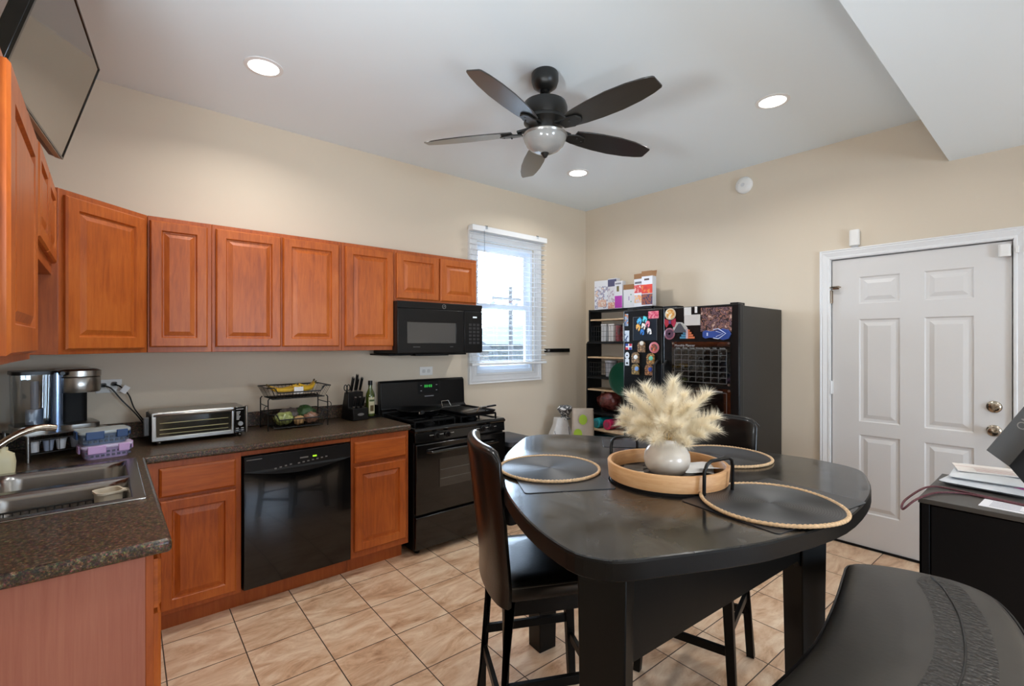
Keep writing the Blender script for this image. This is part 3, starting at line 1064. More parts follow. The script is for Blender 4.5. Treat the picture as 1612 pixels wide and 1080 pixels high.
# angled corner cabinet
XU = -.168
t = thing('wall_cabinet', 'tall angled cherry wall cabinet in the kitchen corner', 'cabinet', (-.15, 3.4, ZU0), 0, 'cherry wall cabinets')
C0, C1 = (XU, 2.988), (.170, YU)
b = MB(); b.prism([(XL, YA), (XL, C0[1]), C0, C1, (.170, YA)], ZU0, ZU1)
b.build('body', M['frame'], t, world=True, bev=.002)
dv = Vector((C1[0] - C0[0], C1[1] - C0[1])); L = dv.length; dv /= L
nv = Vector((dv.y, -dv.x))
b = MB()
raised(b, lambda u, v, n: (C0[0] + dv.x * (.022 + u) + nv.x * (n - .001), C0[1] + dv.y * (.022 + u) + nv.y * (n - .001), ZU0 + .022 + v), L - .05, 2.188 - ZU0 - .022, fw=.058)
b.build('door', M['wood'], t, world=True, ang=20)
# left wall: short pair over the sink, then a full-height one
t = thing('wall_cabinet', 'short two-door cherry cabinet over the sink on the left wall', 'cabinet', (-.33, 2.6, 1.83), 0, 'cherry wall cabinets')
b = MB(); b.box(XL, XU - .022, 2.236, 2.986, 1.815, ZU1)
b.build('body', M['frame'], t, world=True, bev=.002)
for y0, w in ((2.25, .352), (2.612, .352)):
    b = MB(); raised(b, mpL(y0, 1.865, XU - .023), w, .325)
    b.build('door', M['wood'], t, world=True, ang=20)
t = thing('wall_cabinet', 'full-height cherry cabinet at the left frame edge, nearest the camera', 'cabinet', (-.33, 1.9, ZU0), 0, 'cherry wall cabinets')
b = MB(); b.box(XL, XU - .026, 1.545, 2.235, ZU0, ZU1)
b.build('body', M['frame'], t, world=True, bev=.002)
b = MB(); raised(b, mpL(1.598, 1.478, XU - .024), .585, .690, fw=.075, t=.022)
dd = b.build('door', M['wood'], t, world=True, ang=20)
b = MB()
for z in (1.56, 2.10):
    b.box(XU - .027, XU - .020, 1.588, 1.600, z - .02, z + .02)
b.build('hinge', M['steel'], t, world=True)

# ------------------------------------------------------------------ microwave
t = thing('microwave', 'black over-the-range microwave under the short cherry cabinet', 'microwave', (2.02, 3.44, 1.42))
MX0, MX1, MY = 1.640, 2.424, 3.240
b = MB(); b.box(MX0, MX1, MY + .012, YA, 1.425, 1.824)
b.build('body', M['blacksatin'], t, world=True, bev=.004)
b = MB()
b.cells([MX0, 1.722, 2.158, 2.238], [1.430, 1.508, 1.668, 1.770], lambda x, z: not (1.722 < x < 2.158 and 1.508 < z < 1.668), 0, .02)
b.V = [(v[0], MY + v[2] * .7, v[1]) for v in b.V]
d = b.build('door', M['blacksatin'], t, world=True, bev=.004)
b = MB(); b.box(1.722, 2.158, MY + .004, MY + .012, 1.508, 1.668)
g = b.build('window', mat('grey_mesh_window', (62, 62, 62), .2, coat=.5), d); g.data.transform(base_matrix(t).inverted())
b = MB(); b.box(2.240, MX1, MY, MY + .014, 1.430, 1.770)
cp = b.build('control_panel', M['blacksatin'], t, world=True, bev=.003)
b = MB()
for r in range(6):
    for c in range(3):
        b.box(2.285 + c * .040, 2.312 + c * .040, MY - .0008, MY, 1.50 + r * .030, 1.519 + r * .030)
g = b.build('keypad', mat('dark_grey_keys', (44, 44, 46), .45), cp); g.data.transform(base_matrix(t).inverted())
b = MB(); b.box(2.325, 2.365, MY - .001, MY, 1.716, 1.728)
g = b.build('display', mat('pale_display', (200, 210, 215), .4, emit=(210, 220, 225), estr=.8), cp); g.data.transform(base_matrix(t).inverted())
b = MB(); b.box(MX0, MX1, MY + .002, MY + .014, 1.772, 1.824)
b.build('vent_strip', M['blacksatin'], t, world=True, bev=.003)
b = MB(); b.X = Matrix(((1, 0, 0, 2.045), (0, 0, -1, MY + .002), (0, 1, 0, 1.797), (0, 0, 0, 1)))
b.lathe([(.0175, 0), (.0175, .0015), (.0145, .0015), (.0145, .0005)], n=28, caps=False)
b.tube([(-.008, .004, .0012), (-.010, -.003, .0012), (-.004, -.007, .0012), (0, 0, .0012), (.004, .007, .0012), (.010, .003, .0012), (.008, -.005, .0012)], .0011, 5)
b.build('round_emblem', mat('grey_emblem', (150, 150, 150), .3, .8), t, world=True)
b = MB(); b.box(1.60, 2.30, 3.30, YA - .02, 1.412, 1.424); b.box(1.80, 2.1, 3.26, 3.34, 1.408, 1.424)
b.build('hood_plate', M['blackmatte'], t, world=True, bev=.002)
b = MB(); b.box(1.77, 1.83, MY - .001, MY, 1.475, 1.481); b.box(2.10, 2.13, MY - .001, MY, 1.475, 1.481)
b.build('vent_slot', mat('dark_slot', (70, 70, 70), .4), t, world=True)

# ------------------------------------------------------------------ stove
t = thing('stove', 'black freestanding gas range with backguard beside the cherry base cabinet', 'stove', (2.06, 3.32, 0))
RX0, RX1 = 1.652, 2.466
b = MB(); b.box(RX0, RX1, 3.02, 3.625, .03, .868)
for x in (RX0 + .05, RX1 - .05):
    for y in (3.06, 3.58):
        b.cyl((x, y, 0), (x, y, .032), .018, n=10)
b.build('body', M['blacksatin'], t, world=True, bev=.003)
b = MB()
b.loft([[(RX0 - .002, 2.995, .868), (RX1 + .002, 2.995, .868), (RX1 + .002, 3.56, .868), (RX0 - .002, 3.56, .868)],
        [(RX0 - .004, 2.985, .884), (RX1 + .004, 2.985, .884), (RX1 + .004, 3.56, .884), (RX0 - .004, 3.56, .884)],
        [(RX0 + .004, 3.0, .902), (RX1 - .004, 3.0, .902), (RX1 - .004, 3.56, .902), (RX0 + .004, 3.56, .902)],
        [(RX0 + .03, 3.04, .902), (RX1 - .03, 3.04, .902), (RX1 - .03, 3.55, .902), (RX0 + .03, 3.55, .902)],
        [(RX0 + .04, 3.05, .894), (RX1 - .04, 3.05, .894), (RX1 - .04, 3.54, .894), (RX0 + .04, 3.54, .894)]])
b.build('cooktop', M['black'], t, world=True, bev=.004, ang=20)
b = MB(); b.prism([(2.992, .800), (3.03, .800), (3.03, .868), (2.998, .868)], RX0, RX1, axis='x')
cp = b.build('control_panel', M['black'], t, world=True, bev=.004)
for x in (1.827, 1.919, 2.240, 2.322):
    b = MB(); b.X = Matrix(((1, 0, 0, x), (0, 0, -1, 2.995), (0, 1, 0, .838), (0, 0, 0, 1)))
    b.lathe([(.022, 0), (.022, .006), (.017, .010), (.016, .024)], n=22)
    b.box(-.004, .004, -.014, .014, .022, .034)
    g = b.build('knob', M['blacksatin'], cp); g.data.transform(base_matrix(t).inverted())
b = MB()
for x in (1.785, 1.868, 1.96, 2.198, 2.282, 2.362):
    for q in range(3):
        b.box(x - .016 + q * .012, x - .009 + q * .012, 2.9935, 2.9955, .840, .846)
g = b.build('markings', mat('white_print', (170, 170, 168), .5), cp); g.data.transform(base_matrix(t).inverted())
b = MB(); b.box(RX0 + .002, RX1 - .002, 2.982, 3.02, .292, .790)
d = b.build('oven_door', M['black'], t, world=True, bev=.008, seg=3)
b = MB(); b.box(1.842, 2.276, 2.979, 2.984, .462, .668)
g = b.build('window', M['ovenwin'], d); g.data.transform(base_matrix(t).inverted())
b = MB()
for z in (.52, .585):
    b.box(1.85, 2.27, 2.9782, 2.9792, z, z + .004)
g = b.build('oven_rack', mat('oven_rack_wire', (92, 90, 86), .4), d); g.data.transform(base_matrix(t).inverted())
b = MB(); b.tube([(RX0 + .09, 2.985, .728), (RX0 + .11, 2.948, .730), (RX0 + .2, 2.942, .732), (RX1 - .2, 2.942, .732), (RX1 - .11, 2.948, .730), (RX1 - .09, 2.985, .728)], .012, 10)
g = b.build('handle', M['black'], d); g.data.transform(base_matrix(t).inverted())
b = MB(); b.box(RX0 + .002, RX1 - .002, 2.984, 3.02, .045, .276)
b.build('drawer', M['black'], t, world=True, bev=.008, seg=3)
# backguard
b = MB(); b.prism([(3.545, .868), (3.635, .868), (3.635, 1.196), (3.600, 1.200), (3.582, 1.185), (3.570, .975), (3.545, .955)], RX0 + .012, RX1 + .004, axis='x')
bg = b.build('backguard', M['blacksatin'], t, world=True, bev=.006)
b = MB(); b.add([(2.0, 3.571, 1.075), (2.20, 3.571, 1.075), (2.20, 3.5785, 1.182), (2.0, 3.5785, 1.182)], [(0, 1, 2, 3)])
g = b.build('clock_panel', M['blackmatte'], bg); g.data.transform(base_matrix(t).inverted())
b = MB()
for k, x in enumerate((2.060, 2.078, 2.102, 2.120)):
    b.box(x, x + .012, 3.5735, 3.5755, 1.130, 1.152)
b.box(2.095, 2.098, 3.5735, 3.5755, 1.136, 1.146)
g = b.build('green_clock', mat('green_display', (40, 160, 60), .4, emit=(60, 200, 80), estr=.45), bg); g.data.transform(base_matrix(t).inverted())
b = MB()
for k in range(9):
    b.box(2.060 + k * .010, 2.067 + k * .010, 3.5695, 3.572, 1.052, 1.060)
for x in (2.02, 2.17):
    for z in (1.10, 1.145):
        b.box(x, x + .014, 3.5715, 3.574, z, z + .006)
g = b.build('lettering', mat('silver_print', (150, 150, 155), .4), bg); g.data.transform(base_matrix(t).inverted())
# burners and grates
for (cx, cy) in ((1.86, 3.17), (1.86, 3.43), (2.26, 3.17), (2.26, 3.43)):
    b = MB(); b.lathe([(.05, 0), (.05, .008), (.038, .010), (.038, .020), (.030, .024), (.001, .024)], (cx, cy, .894), n=24)
    b.build('burner', M['blackmatte'], t, world=True)
for cx in (1.86, 2.26):
    b = MB()
    w = .17
    for y in (3.07, 3.30, 3.53):
        b.bar((cx - w, y, .936), (cx + w, y, .936), .012, .014)
    for x in (cx - w, cx + w):
        b.bar((x, 3.07, .936), (x, 3.53, .936), .012, .014)
        for y in (3.07, 3.30, 3.53):
            b.bar((x, y, .894), (x, y, .936), .012)
    for cy in (3.17, 3.43):
        for dx, dy in ((1, 0), (-1, 0), (0, 1), (0, -1)):
            b.bar((cx + dx * .035, cy + dy * .035, .938), (cx + dx * w * (1 if dx else .6), cy + dy * (.10 if dy else 0), .938), .010, .012)
    b.build('grate', M['blackmatte'], t, world=True, bev=.002)

# frying pan on the left burners
ZG = .944
t = thing('frying_pan', 'large black frying pan on the left burners of the stove', 'pan', (1.875, 3.33, ZG), -2.02)
b = MB(); b.lathe([(.118, 0), (.140, .008), (.172, .045), (.176, .047), (.174, .049), (.168, .044), (.136, .011), (.001, .009)], n=44, caps=False)
b.lathe([(.001, 0), (.118, 0)], n=44, caps=False)
b.build('pan', M['blacksatin'], t, ang=60)
b = MB(); b.tube([(.165, 0, .038), (.22, 0, .052), (.36, 0, .070)], [.009, .011, .013], 10)
b.build('handle', M['blackmatte'], t)
b = MB(); b.box(.150, .172, -.018, .018, .026, .046)
b.build('handle_bracket', M['steel'], t, bev=.004)
# griddle across the right burners
t = thing('griddle', 'flat square black griddle with wire handles on the right burners', 'griddle', (2.245, 3.27, ZG), .04)
b = MB(); b.loft([rrect(0, 0, .30, .46, .03, 0), rrect(0, 0, .33, .49, .035, .020), rrect(0, 0, .33, .49, .035, .024), rrect(0, 0, .316, .476, .03, .022), rrect(0, 0, .30, .46, .028, .010)])
b.build('plate', M['blacksatin'], t, ang=50)
for s in (1, -1):
    b = MB(); b.tube([(-.045, s * .235, .018), (-.036, s * .262, .062), (.036, s * .262, .062), (.045, s * .235, .018)], .0045, 8)
    b.build('wire_handle', M['chrome'], t)
# spatula resting on the griddle
t = thing('spatula', 'metal spatula lying on the right edge of the griddle', 'spatula', (2.21, 3.05, ZG + .024), -.12)
b = MB(); b.bar((-.12, 0, .008), (-.02, 0, .022), .055, .003); b.bar((-.02, 0, .022), (.16, .0, .034), .014, .005)
b.build('blade', M['steel'], t, bev=.001)
b = MB(); b.bar((.06, 0, .028), (.19, 0, .037), .022, .012)
b.build('handle', M['blackmatte'], t, bev=.003)

# ------------------------------------------------------------------ on the worktop
def colour(name, c, rough=.45, **k):
    if name not in M:
        M[name] = mat(name, c, rough, **k)
    return M[name]

# toaster oven
t = thing('toaster_oven', 'long stainless flip toaster oven on the worktop left of the fruit basket', 'toaster oven', (.422, 3.44, ZK), .02)
b = MB(); b.box(-.235, .235, -.125, .13, .022, .180)
for x in (-.2, .2):
    for y in (-.11, .11):
        b.cyl((x, y, 0), (x, y, .024), .013, n=10)
b.build('housing', M['steel'], t, bev=.014, seg=3)
b = MB(); b.box(-.243, -.232, -.12, .12, .03, .165)
b.build('side_panel', M['blackmatte'], t, bev=.003)
b = MB(); b.box(-.268, -.243, -.105, -.06, .055, .155)
b.build('side_vent', colour('grey_rubber', (92, 92, 92), .6), t, bev=.004)
b = MB(); b.X = WX
b.cells([-.238, -.214, .150, .166], [.022, .046, .158, .184], lambda x, z: not (-.214 < x < .150 and .046 < z < .158), -.142, -.124)
b.build('door_frame', M['steel'], t, bev=.004)
b = MB(); b.box(-.214, .150, -.136, -.130, .046, .158)
b.build('door_glass', colour('smoked_glass', (40, 37, 28), .10, coat=.6), t)
b = MB()
for z, r in ((.122, .0022), (.086, .003), (.062, .0022)):
    b.cyl((-.20, -.1375, z), (.135, -.1375, z), r, n=8)
b.build('rack_bars', colour('brass_bar', (150, 140, 105), .35, metal=.8), t)
b = MB(); b.tube([(-.225, -.142, .166), (-.20, -.160, .170), (.14, -.160, .170), (.160, -.142, .166)], .006, 10)
b.build('door_handle', M['steel'], t)
b = MB(); b.box(.166, .226, -.140, -.124, .026, .182)
b.build('control_panel', M['blackglass'], t, bev=.003)
b = MB(); b.cyl((.199, -.140, .080), (.199, -.152, .080), .013, n=20)
b.build('dial', M['steel'], t)
b = MB()
for k in range(6):
    b.box(.178, .192 + .004 * (k % 3), -.1412, -.140, .104 + k * .009, .108 + k * .009)
b.box(.176, .216, -.1412, -.140, .166, .169)
for k in range(2):
    b.box(.174 + k * .028, .190 + k * .028, -.1412, -.140, .050, .054); b.box(.176 + k * .028, .188 + k * .028, -.1412, -.140, .038, .042)
b.build('panel_print', colour('white_print2', (190, 190, 188), .5), t)
b = MB(); b.box(.226, .240, -.145, -.118, .020, .186)
b.build('end_post', M['steel'], t, bev=.006, seg=3)

# two-tier wire fruit basket
t = thing('wire_basket', 'two-tier black wire fruit basket on the worktop beside the toaster oven', 'basket', (.985, 3.47, ZK), .0)
b = MB()
def tier(z0, w0, w1, d0, d1, h, fr):
    top = [(-w1, -d1, z0 + h), (w1, -d1, z0 + h), (w1, d1, z0 + h), (-w1, d1, z0 + h)]
    bot = [(-w0, -d0, z0), (w0, -d0, z0), (w0, d0, z0), (-w0, d0, z0)]
    front = [(-w1, -d1, z0 + h), (-w1 * .80, -d1, z0 + h), (-w1 * .68, -d1 + .004, z0 + h - fr), (w1 * .68, -d1 + .004, z0 + h - fr), (w1 * .80, -d1, z0 + h), (w1, -d1, z0 + h)]
    b.tube(front + [(w1, d1, z0 + h), (-w1, d1, z0 + h)], .0045, 6, True)
    b.tube(bot, .0035, 6, True)
    for k in range(17):
        q = -1 + k / 8
        hh = h - (fr if abs(q) < .7 else 0)
        b.tube([(w1 * q, -d1 + .002, z0 + hh), (w0 * q, -d0, z0), (w0 * q, d0, z0), (w1 * q, d1, z0 + h)], .0015, 4)
    for k in range(9):
        q = -1 + k / 4
        b.tube([(-w1, d1 * q, z0 + h), (-w0, d0 * q, z0), (w0, d0 * q, z0), (w1, d1 * q, z0 + h)], .0015, 4)
tier(.012, .155, .185, .10, .125, .095, .040)
tier(.205, .165, .200, .105, .125, .075, .034)
for sx in (-1, 1):
    for y in (-.10, .10):
        b.tube([(sx * .190, y, 0), (sx * .190, y, .20), (sx * .180, y, .212)], .004, 6)
    b.tube([(sx * .190, -.10, .16), (sx * .190, .10, .16)], .003, 6)
    hk = [(sx * (.193 + .022 * sin(q / 8 * pi * 1.3)), -.10, .165 - .022 * (1 - cos(q / 8 * pi * 1.3))) for q in range(9)]
    b.tube(hk, .0025, 6)
b.build('basket_frame', M['wire'], t)
bk = (.985, 3.47, ZK)
# bananas
YEL = mat('banana_yellow', (222, 176, 48), .5, noise=.12, nscale=30)
YEL2 = mat('banana_tip', (92, 74, 40), .6)
def banana(loc, rz, rx, label):
    t = thing('banana', label, 'fruit', loc, rz, 'bananas in the upper basket')
    P, R = [], []
    for k in range(13):
        q = -1 + k / 6
        P.append((.095 * q, .0, .034 * q * q * 1.1))
        R.append(.0175 * max(.34, (1 - abs(q) ** 3.2 * .72)))
    b = MB(); b.tube(P, R, 8)
    o = b.build('peel', YEL, t, ang=60); o.rotation_euler = (rx, 0, 0)
    b = MB(); b.tube([P[-1], (.118, 0, .052)], [.006, .0055], 8)
    b.cyl(P[0], (-.100, 0, .040), .0055, .004, n=8)
    o = b.build('stem', YEL2, t); o.rotation_euler = (rx, 0, 0)
banana((.90, 3.455, ZK + 0.254), pi + .25, -.5, 'yellow banana at the left of the upper basket, leaning over the back')
banana((.91, 3.415, ZK + 0.254), pi + .05, -.9, 'yellow banana at the left front of the upper basket')
banana((1.045, 3.42, ZK + 0.258), .45, -.6, 'yellow banana beside the paper label in the upper basket')
banana((1.07, 3.455, ZK + 0.262), .75, -.4, 'yellow banana with raised dark stem at the right of the upper basket')
b = MB(); b.grid(lambda u, v: (-.03 + .06 * u, -.03 + .004 * sin(u * 9), .0 + .045 * v), 4, 2)
tag(b.build('paper_label', M['white'], None, loc=(.985, 3.405, ZK + .232)), 'white produce sticker band around the bananas', 'label')
# produce bags in the lower tier
def lump(label, cat, name, loc, r, m, seed, group=None, sc=(1, 1, .7)):
    random.seed(seed)
    bm = bmesh.new()
    bmesh.ops.create_icosphere(bm, subdivisions=3, radius=r)
    ph = [random.uniform(0, 6) for _ in range(6)]
    for v in bm.verts:
        n = v.co.normalized()
        f = 1 + .10 * sin(7 * n.x + ph[0]) * sin(6 * n.y + ph[1]) + .07 * sin(13 * n.z + 9 * n.x + ph[2]) + .05 * sin(19 * n.y + ph[3])
        v.co = Vector((v.co.x * f * sc[0], v.co.y * f * sc[1], v.co.z * f * sc[2]))
    mz = min(v.co.z for v in bm.verts)
    for v in bm.verts:
        v.co.z -= mz
    me = bpy.data.meshes.new(name)
    bm.to_mesh(me); bm.free()
    for f in me.polygons: f.use_smooth = True
    me.materials.append(m)
    o = bpy.data.objects.new(name, me); COL.objects.link(o); o.location = loc
    return tag(o, label, cat, group)
zb = ZK + .017
lump('pale green bagged lettuce at the left of the lower basket', 'produce bag', 'lettuce_bag', (.905, 3.43, zb), .062, mat('lettuce', (150, 160, 96), .25, noise=.5, nscale=40, coat=.5), 1)
lump('dark grey produce bag at the back of the lower basket', 'produce bag', 'produce_bag', (.965, 3.50, zb), .07, mat('bag_grey', (92, 84, 82), .25, noise=.4, nscale=40, coat=.5), 2, sc=(1.2, .8, .75))
lump('green broccoli bag at the right back of the lower basket', 'produce bag', 'broccoli_bag', (1.06, 3.485, zb), .066, mat('broccoli', (54, 84, 44), .4, noise=.5, nscale=50), 3, sc=(1, .8, .9))
lump('clear plastic bag of brownish vegetables at the right of the lower basket', 'produce bag', 'vegetable_bag', (1.075, 3.405, zb), .05, mat('bag_brown', (140, 104, 84), .2, noise=.45, nscale=45, coat=.6), 4, sc=(1, .8, .75))
lump('small tan onion at the front of the lower basket', 'onion', 'onion', (.992, 3.395, zb), .034, mat('onion', (186, 150, 104), .45, noise=.2, nscale=20), 5, sc=(1, 1, .9))

# knife block
t = thing('knife_block', 'black slanted knife block on the worktop left of the oil bottle', 'knife block', (1.42, 3.50, ZK), .10)
b = MB(); b.prism([(-.095, 0), (.085, 0), (.085, .06), (.04, .205), (-.02, .205), (-.02, .09), (-.095, .09)], -.062, .062, axis='x')
b.build('block', M['blacksatin'], t, bev=.006)
b = MB(); b.prism([(.0 + .026 * cos(a * pi / 12), .045 + .010 * sin(a * pi / 12)) for a in range(24)], -.0965, -.0955, axis='y')
b.build('oval_badge', colour('silver_badge', (140, 140, 140), .35, metal=.7), t)
def knife(dx, dy, z, ln, tilt, label, kind='kitchen_knife', w=.020):
    c = (1.42 + dx * cos(.1) - dy * sin(.1), 3.50 + dx * sin(.1) + dy * cos(.1), ZK + z)
    t = thing(kind, label, 'knife', c, .10, 'knives in the block')
    d = Vector((.02, -sin(tilt), cos(tilt)))
    b = MB(); b.bar(tuple(d * .012), tuple(d * ln), w, .014, up=(1, 0, 0), w1=w * 1.15)
    b.build('handle', M['blacksatin'], t, bev=.005)
    b = MB(); b.bar(tuple(d * -.012), tuple(d * .014), w * .95, .0148, up=(1, 0, 0)); b.bar(tuple(d * ln * .99), tuple(d * (ln + .004)), w, .014, up=(1, 0, 0))
    b.build('bolster', M['steel'], t, bev=.001)
for k, x in enumerate((-.036, 0, .036)):
    knife(x, -.055, .09, .085, .30, ('steak knife in the lower row of the block, left slot', 'steak knife in the lower row of the block, middle slot', 'steak knife in the lower row of the block, right slot')[k], 'steak_knife', .015)
knife(-.030, -.002, .205, .115, .30, 'large black-handled chef knife at the upper left of the block', w=.026)
knife(.006, .008, .205, .135, .27, 'tallest black-handled knife in the middle top of the block', w=.022)
knife(.040, .0, .205, .110, .34, 'silver-edged knife at the upper right of the block', w=.020)
knife(.028, .03, .205, .10, .30, 'short-handled knife at the back right of the block', w=.018)
t = thing('kitchen_scissors', 'black-handled kitchen scissors standing at the left of the knife block', 'scissors', (1.358, 3.50, ZK + .205), .1)
b = MB()
for s in (-1, 1):
    b.tube([(s * .012 + .011 * cos(q * pi / 6), -.01, .035 + .022 * sin(q * pi / 6)) for q in range(12)], .0035, 6, True)
b.cyl((0, -.004, -.01), (0, -.008, .016), .007, n=8)
b.build('handles', M['blacksatin'], t)

# oil bottle on a small black stand
t = thing('counter_caddy', 'low black caddy with raised back holding the oil bottle', 'caddy', (1.563, 3.53, ZK), .05)
b = MB(); b.box(-.062, .062, -.065, .05, 0, .010); b.box(-.062, .062, .05, .062, 0, .045); b.box(.052, .062, -.02, .05, .01, .085)
b.build('caddy', M['blackmatte'], t, bev=.003)
t = thing('oil_bottle', 'green glass olive oil bottle with cream label in front of the wall', 'bottle', (1.548, 3.51, ZK + .010))
b = MB(); b.lathe([(.028, 0), (.033, .004), (.034, .02), (.034, .155), (.030, .178), (.017, .205), (.014, .215), (.014, .245)], n=28)
b.build('glass_body', mat('olive_green_glass', (70, 84, 26), .08, coat=.6, spec=.6), t)
b = MB(); b.cyl((0, 0, .238), (0, 0, .272), .0165, n=20)
b.build('cap', M['blacksatin'], t)
b = MB(); b.grid(lambda u, v: (.0346 * sin(-.75 + 1.5 * u), -.0346 * cos(-.75 + 1.5 * u), .022 + .125 * v), 10, 1)
lb = b.build('label', colour('cream_label', (206, 198, 164), .6), t)
b = MB(); b.grid(lambda u, v: (.0350 * sin(-.40 + .8 * u), -.0350 * cos(-.40 + .8 * u), .040 + .045 * v), 8, 1)
b.build('label_print', colour('olive_print', (92, 74, 34), .6), lb)
b = MB(); b.grid(lambda u, v: (.0350 * sin(-.6 + 1.2 * u), -.0350 * cos(-.6 + 1.2 * u), .115 + .014 * v), 8, 1)
b.build('label_text', colour('green_print', (74, 92, 54), .6), lb)

# shelf stand under the coffee machine
RZ = .38
st = thing('metal_shelf_stand', 'low brushed metal stand under the coffee machine in the corner', 'stand', (-.20, 3.432, ZK), RZ)
b = MB(); b.box(-.165, .165, -.165, .14, .122, .128)
b.build('shelf_top', M['steel'], st, bev=.003)
for x in (-.155, .155):
    for y in (-.155, .13):
        b = MB(); b.cyl((x, y, 0), (x, y, .124), .010, n=12)
        b.build('leg', M['steel'], st)
b = MB()
b.tube([(-.15, -.15, .035), (.15, -.15, .035), (.15, .13, .035), (-.15, .13, .035)], .0028, 6, True)
b.tube([(-.15, -.15, .100), (.15, -.15, .100), (.15, .13, .100), (-.15, .13, .100)], .0028, 6, True)
for k in range(9):
    q = -.15 + .3 * k / 8
    b.tube([(q, -.15, .100), (q, -.15, .035), (q, .13, .035), (q, .13, .100)], .0016, 5)
b.build('wire_drawer', M['wire'], st)
SM = base_matrix(st)
pod = None
pods = [(-.12, -.115), (-.07, -.12), (-.02, -.115), (.035, -.12), (.085, -.115), (.13, -.07), (.13, -.01), (.128, .05)]
PM = [colour('pod_white', (214, 214, 216), .5), colour('pod_grey', (150, 158, 176), .5)]
names = ['leftmost white coffee pod in the wire drawer, front row', 'second coffee pod from the left in the front drawer row', 'third coffee pod from the left in the front drawer row',
         'fourth coffee pod from the left in the front drawer row', 'coffee pod at the front right corner of the wire drawer', 'coffee pod behind the right front leg of the stand',
         'middle coffee pod on the right side of the wire drawer', 'rear coffee pod on the right side of the wire drawer']
for k, (x, y) in enumerate(pods):
    p = SM @ Vector((x, y, .039))
    b = MB(); b.lathe([(.016, 0), (.021, .048), (.024, .049), (.024, .052), (.001, .053)], n=18)
    tag(b.build('coffee_pod', PM[k % 2], None, loc=p), names[k], 'coffee pod', 'coffee pods in the wire drawer')

# coffee machine
cm = thing('coffee_machine', 'black and stainless pod coffee machine with clear water tank on the stand', 'coffee maker', (-.185, 3.452, ZK + .128), .20)
b = MB(); b.loft([rrect(.062, -.005, .165, .235, .05, 0), rrect(.062, -.005, .165, .235, .05, .022), rrect(.062, -.005, .155, .225, .045, .026)])
b.build('base', M['steel'], cm)
b = MB(); b.loft([rrect(.050, .045, .115, .13, .03, .024), rrect(.050, .045, .115, .13, .03, .20)])
b.build('column', M['blackmatte'], cm)
b = MB(); b.loft([rrect(.066, 0, .165, .235, .07, .185), rrect(.066, 0, .175, .245, .075, .195), rrect(.066, 0, .175, .245, .075, .262), rrect(.066, 0, .17, .24, .075, .266)])
b.build('brew_head', M['steel'], cm)
b = MB(); b.loft([rrect(.066, 0, .167, .237, .072, .266), rrect(.066, 0, .178, .248, .075, .270), rrect(.066, 0, .178, .248, .075, .298), rrect(.066, 0, .15, .22, .07, .306)])
b.build('lid', M['steel'], cm)
b = MB(); b.tube([(.0, -.118, .285), (-.012, -.128, .290), (-.012, -.135, .29)], .010, 10); b.box(-.045, .0, -.05, .05, .27, .30)
b.build('lid_hinge', M['blacksatin'], cm)
b = MB(); b.loft([rrect(-.025, .0, .045, .20, .018, .0), rrect(-.025, .0, .045, .20, .018, .292)])
b.build('spine', colour('blue_grey_metal', (120, 140, 172), .22, metal=.85), cm)
b = MB(); b.loft([rrect(-.115, .0, .125, .19, .03, .03), rrect(-.115, .0, .135, .20, .032, .285)], cap1=False)
b.build('water_tank', M['clear'], cm)
b = MB(); b.loft([rrect(-.115, .0, .14, .205, .03, .0), rrect(-.115, .0, .14, .205, .03, .03)])
b.build('tank_base', M['steel'], cm)
b = MB(); b.loft([rrect(-.105, .0, .165, .205, .034, .285), rrect(-.105, .0, .165, .205, .034, .302)])
b.build('tank_lid', M['blacksatin'], cm)
b = MB(); b.cyl((-.10, -.02, .033), (-.10, -.02, .11), .034, n=20); b.cyl((-.10, -.02, .11), (-.10, -.02, .25), .016, n=16)
b.build('tank_filter', colour('smoky_grey', (120, 132, 150), .3), cm)

# food containers
def container(loc, rz, col, label, lidcol, clipcol, colname):
    t = thing('food_container', label, 'food container', loc, rz, 'stacked food containers')
    b = MB(); b.loft([rrect(0, 0, .165, .125, .03, 0), rrect(0, 0, .190, .150, .034, .052), rrect(0, 0, .194, .154, .034, .056)])
    b.build('box', col, t)
    b = MB(); b.loft([rrect(0, 0, .200, .160, .034, .054), rrect(0, 0, .204, .164, .034, .060), rrect(0, 0, .200, .160, .034, .068), rrect(0, 0, .17, .13, .03, .070)])
    b.build('lid', lidcol, t)
    for (x, y, w, d) in ((-.045, -.083, .07, .008), (.06, -.083, .045, .008), (-.103, 0, .008, .06), (.103, 0, .008, .06)):
        b = MB(); b.box(x - w / 2, x + w / 2, y - d / 2, y + d / 2, .030, .068)
        b.build('clip', clipcol, t, bev=.003)
    b = MB()
    for r in range(2):
        for k in range(9):
            x = -.082 + k * .0205
            y = -.0648 - .0105 * ((.012 + r * .018) / .052)
            b.box(x - .006, x + .006, y - .0040, y, .012 + r * .019, .022 + r * .019)
        for k in range(6):
            y = -.055 + k * .022
            x = .0848 + .0105 * ((.012 + r * .018) / .052)
            b.box(x, x + .0040, y - .006, y + .006, .012 + r * .019, .022 + r * .019)
    b.build('sleeve_holes', colour(colname, (70, 62, 84) if 'lilac' in colname else (58, 66, 80), .4), t)
container((-.005, 3.175, ZK), .16, colour('lilac_silicone', (186, 164, 202), .5), 'lilac glass food container at the bottom of the stack behind the sink', colour('lilac_lid', (206, 190, 216), .35), colour('lilac_clip', (200, 160, 206), .4), 'lilac_holes')
container((-.015, 3.18, ZK + .0705), .20, colour('bluegrey_silicone', (112, 128, 150), .5), 'blue-clipped food container on top of the lilac one', colour('clear_grey_lid', (176, 184, 184), .25), colour('navy_clip', (24, 62, 112), .4), 'blue_holes')

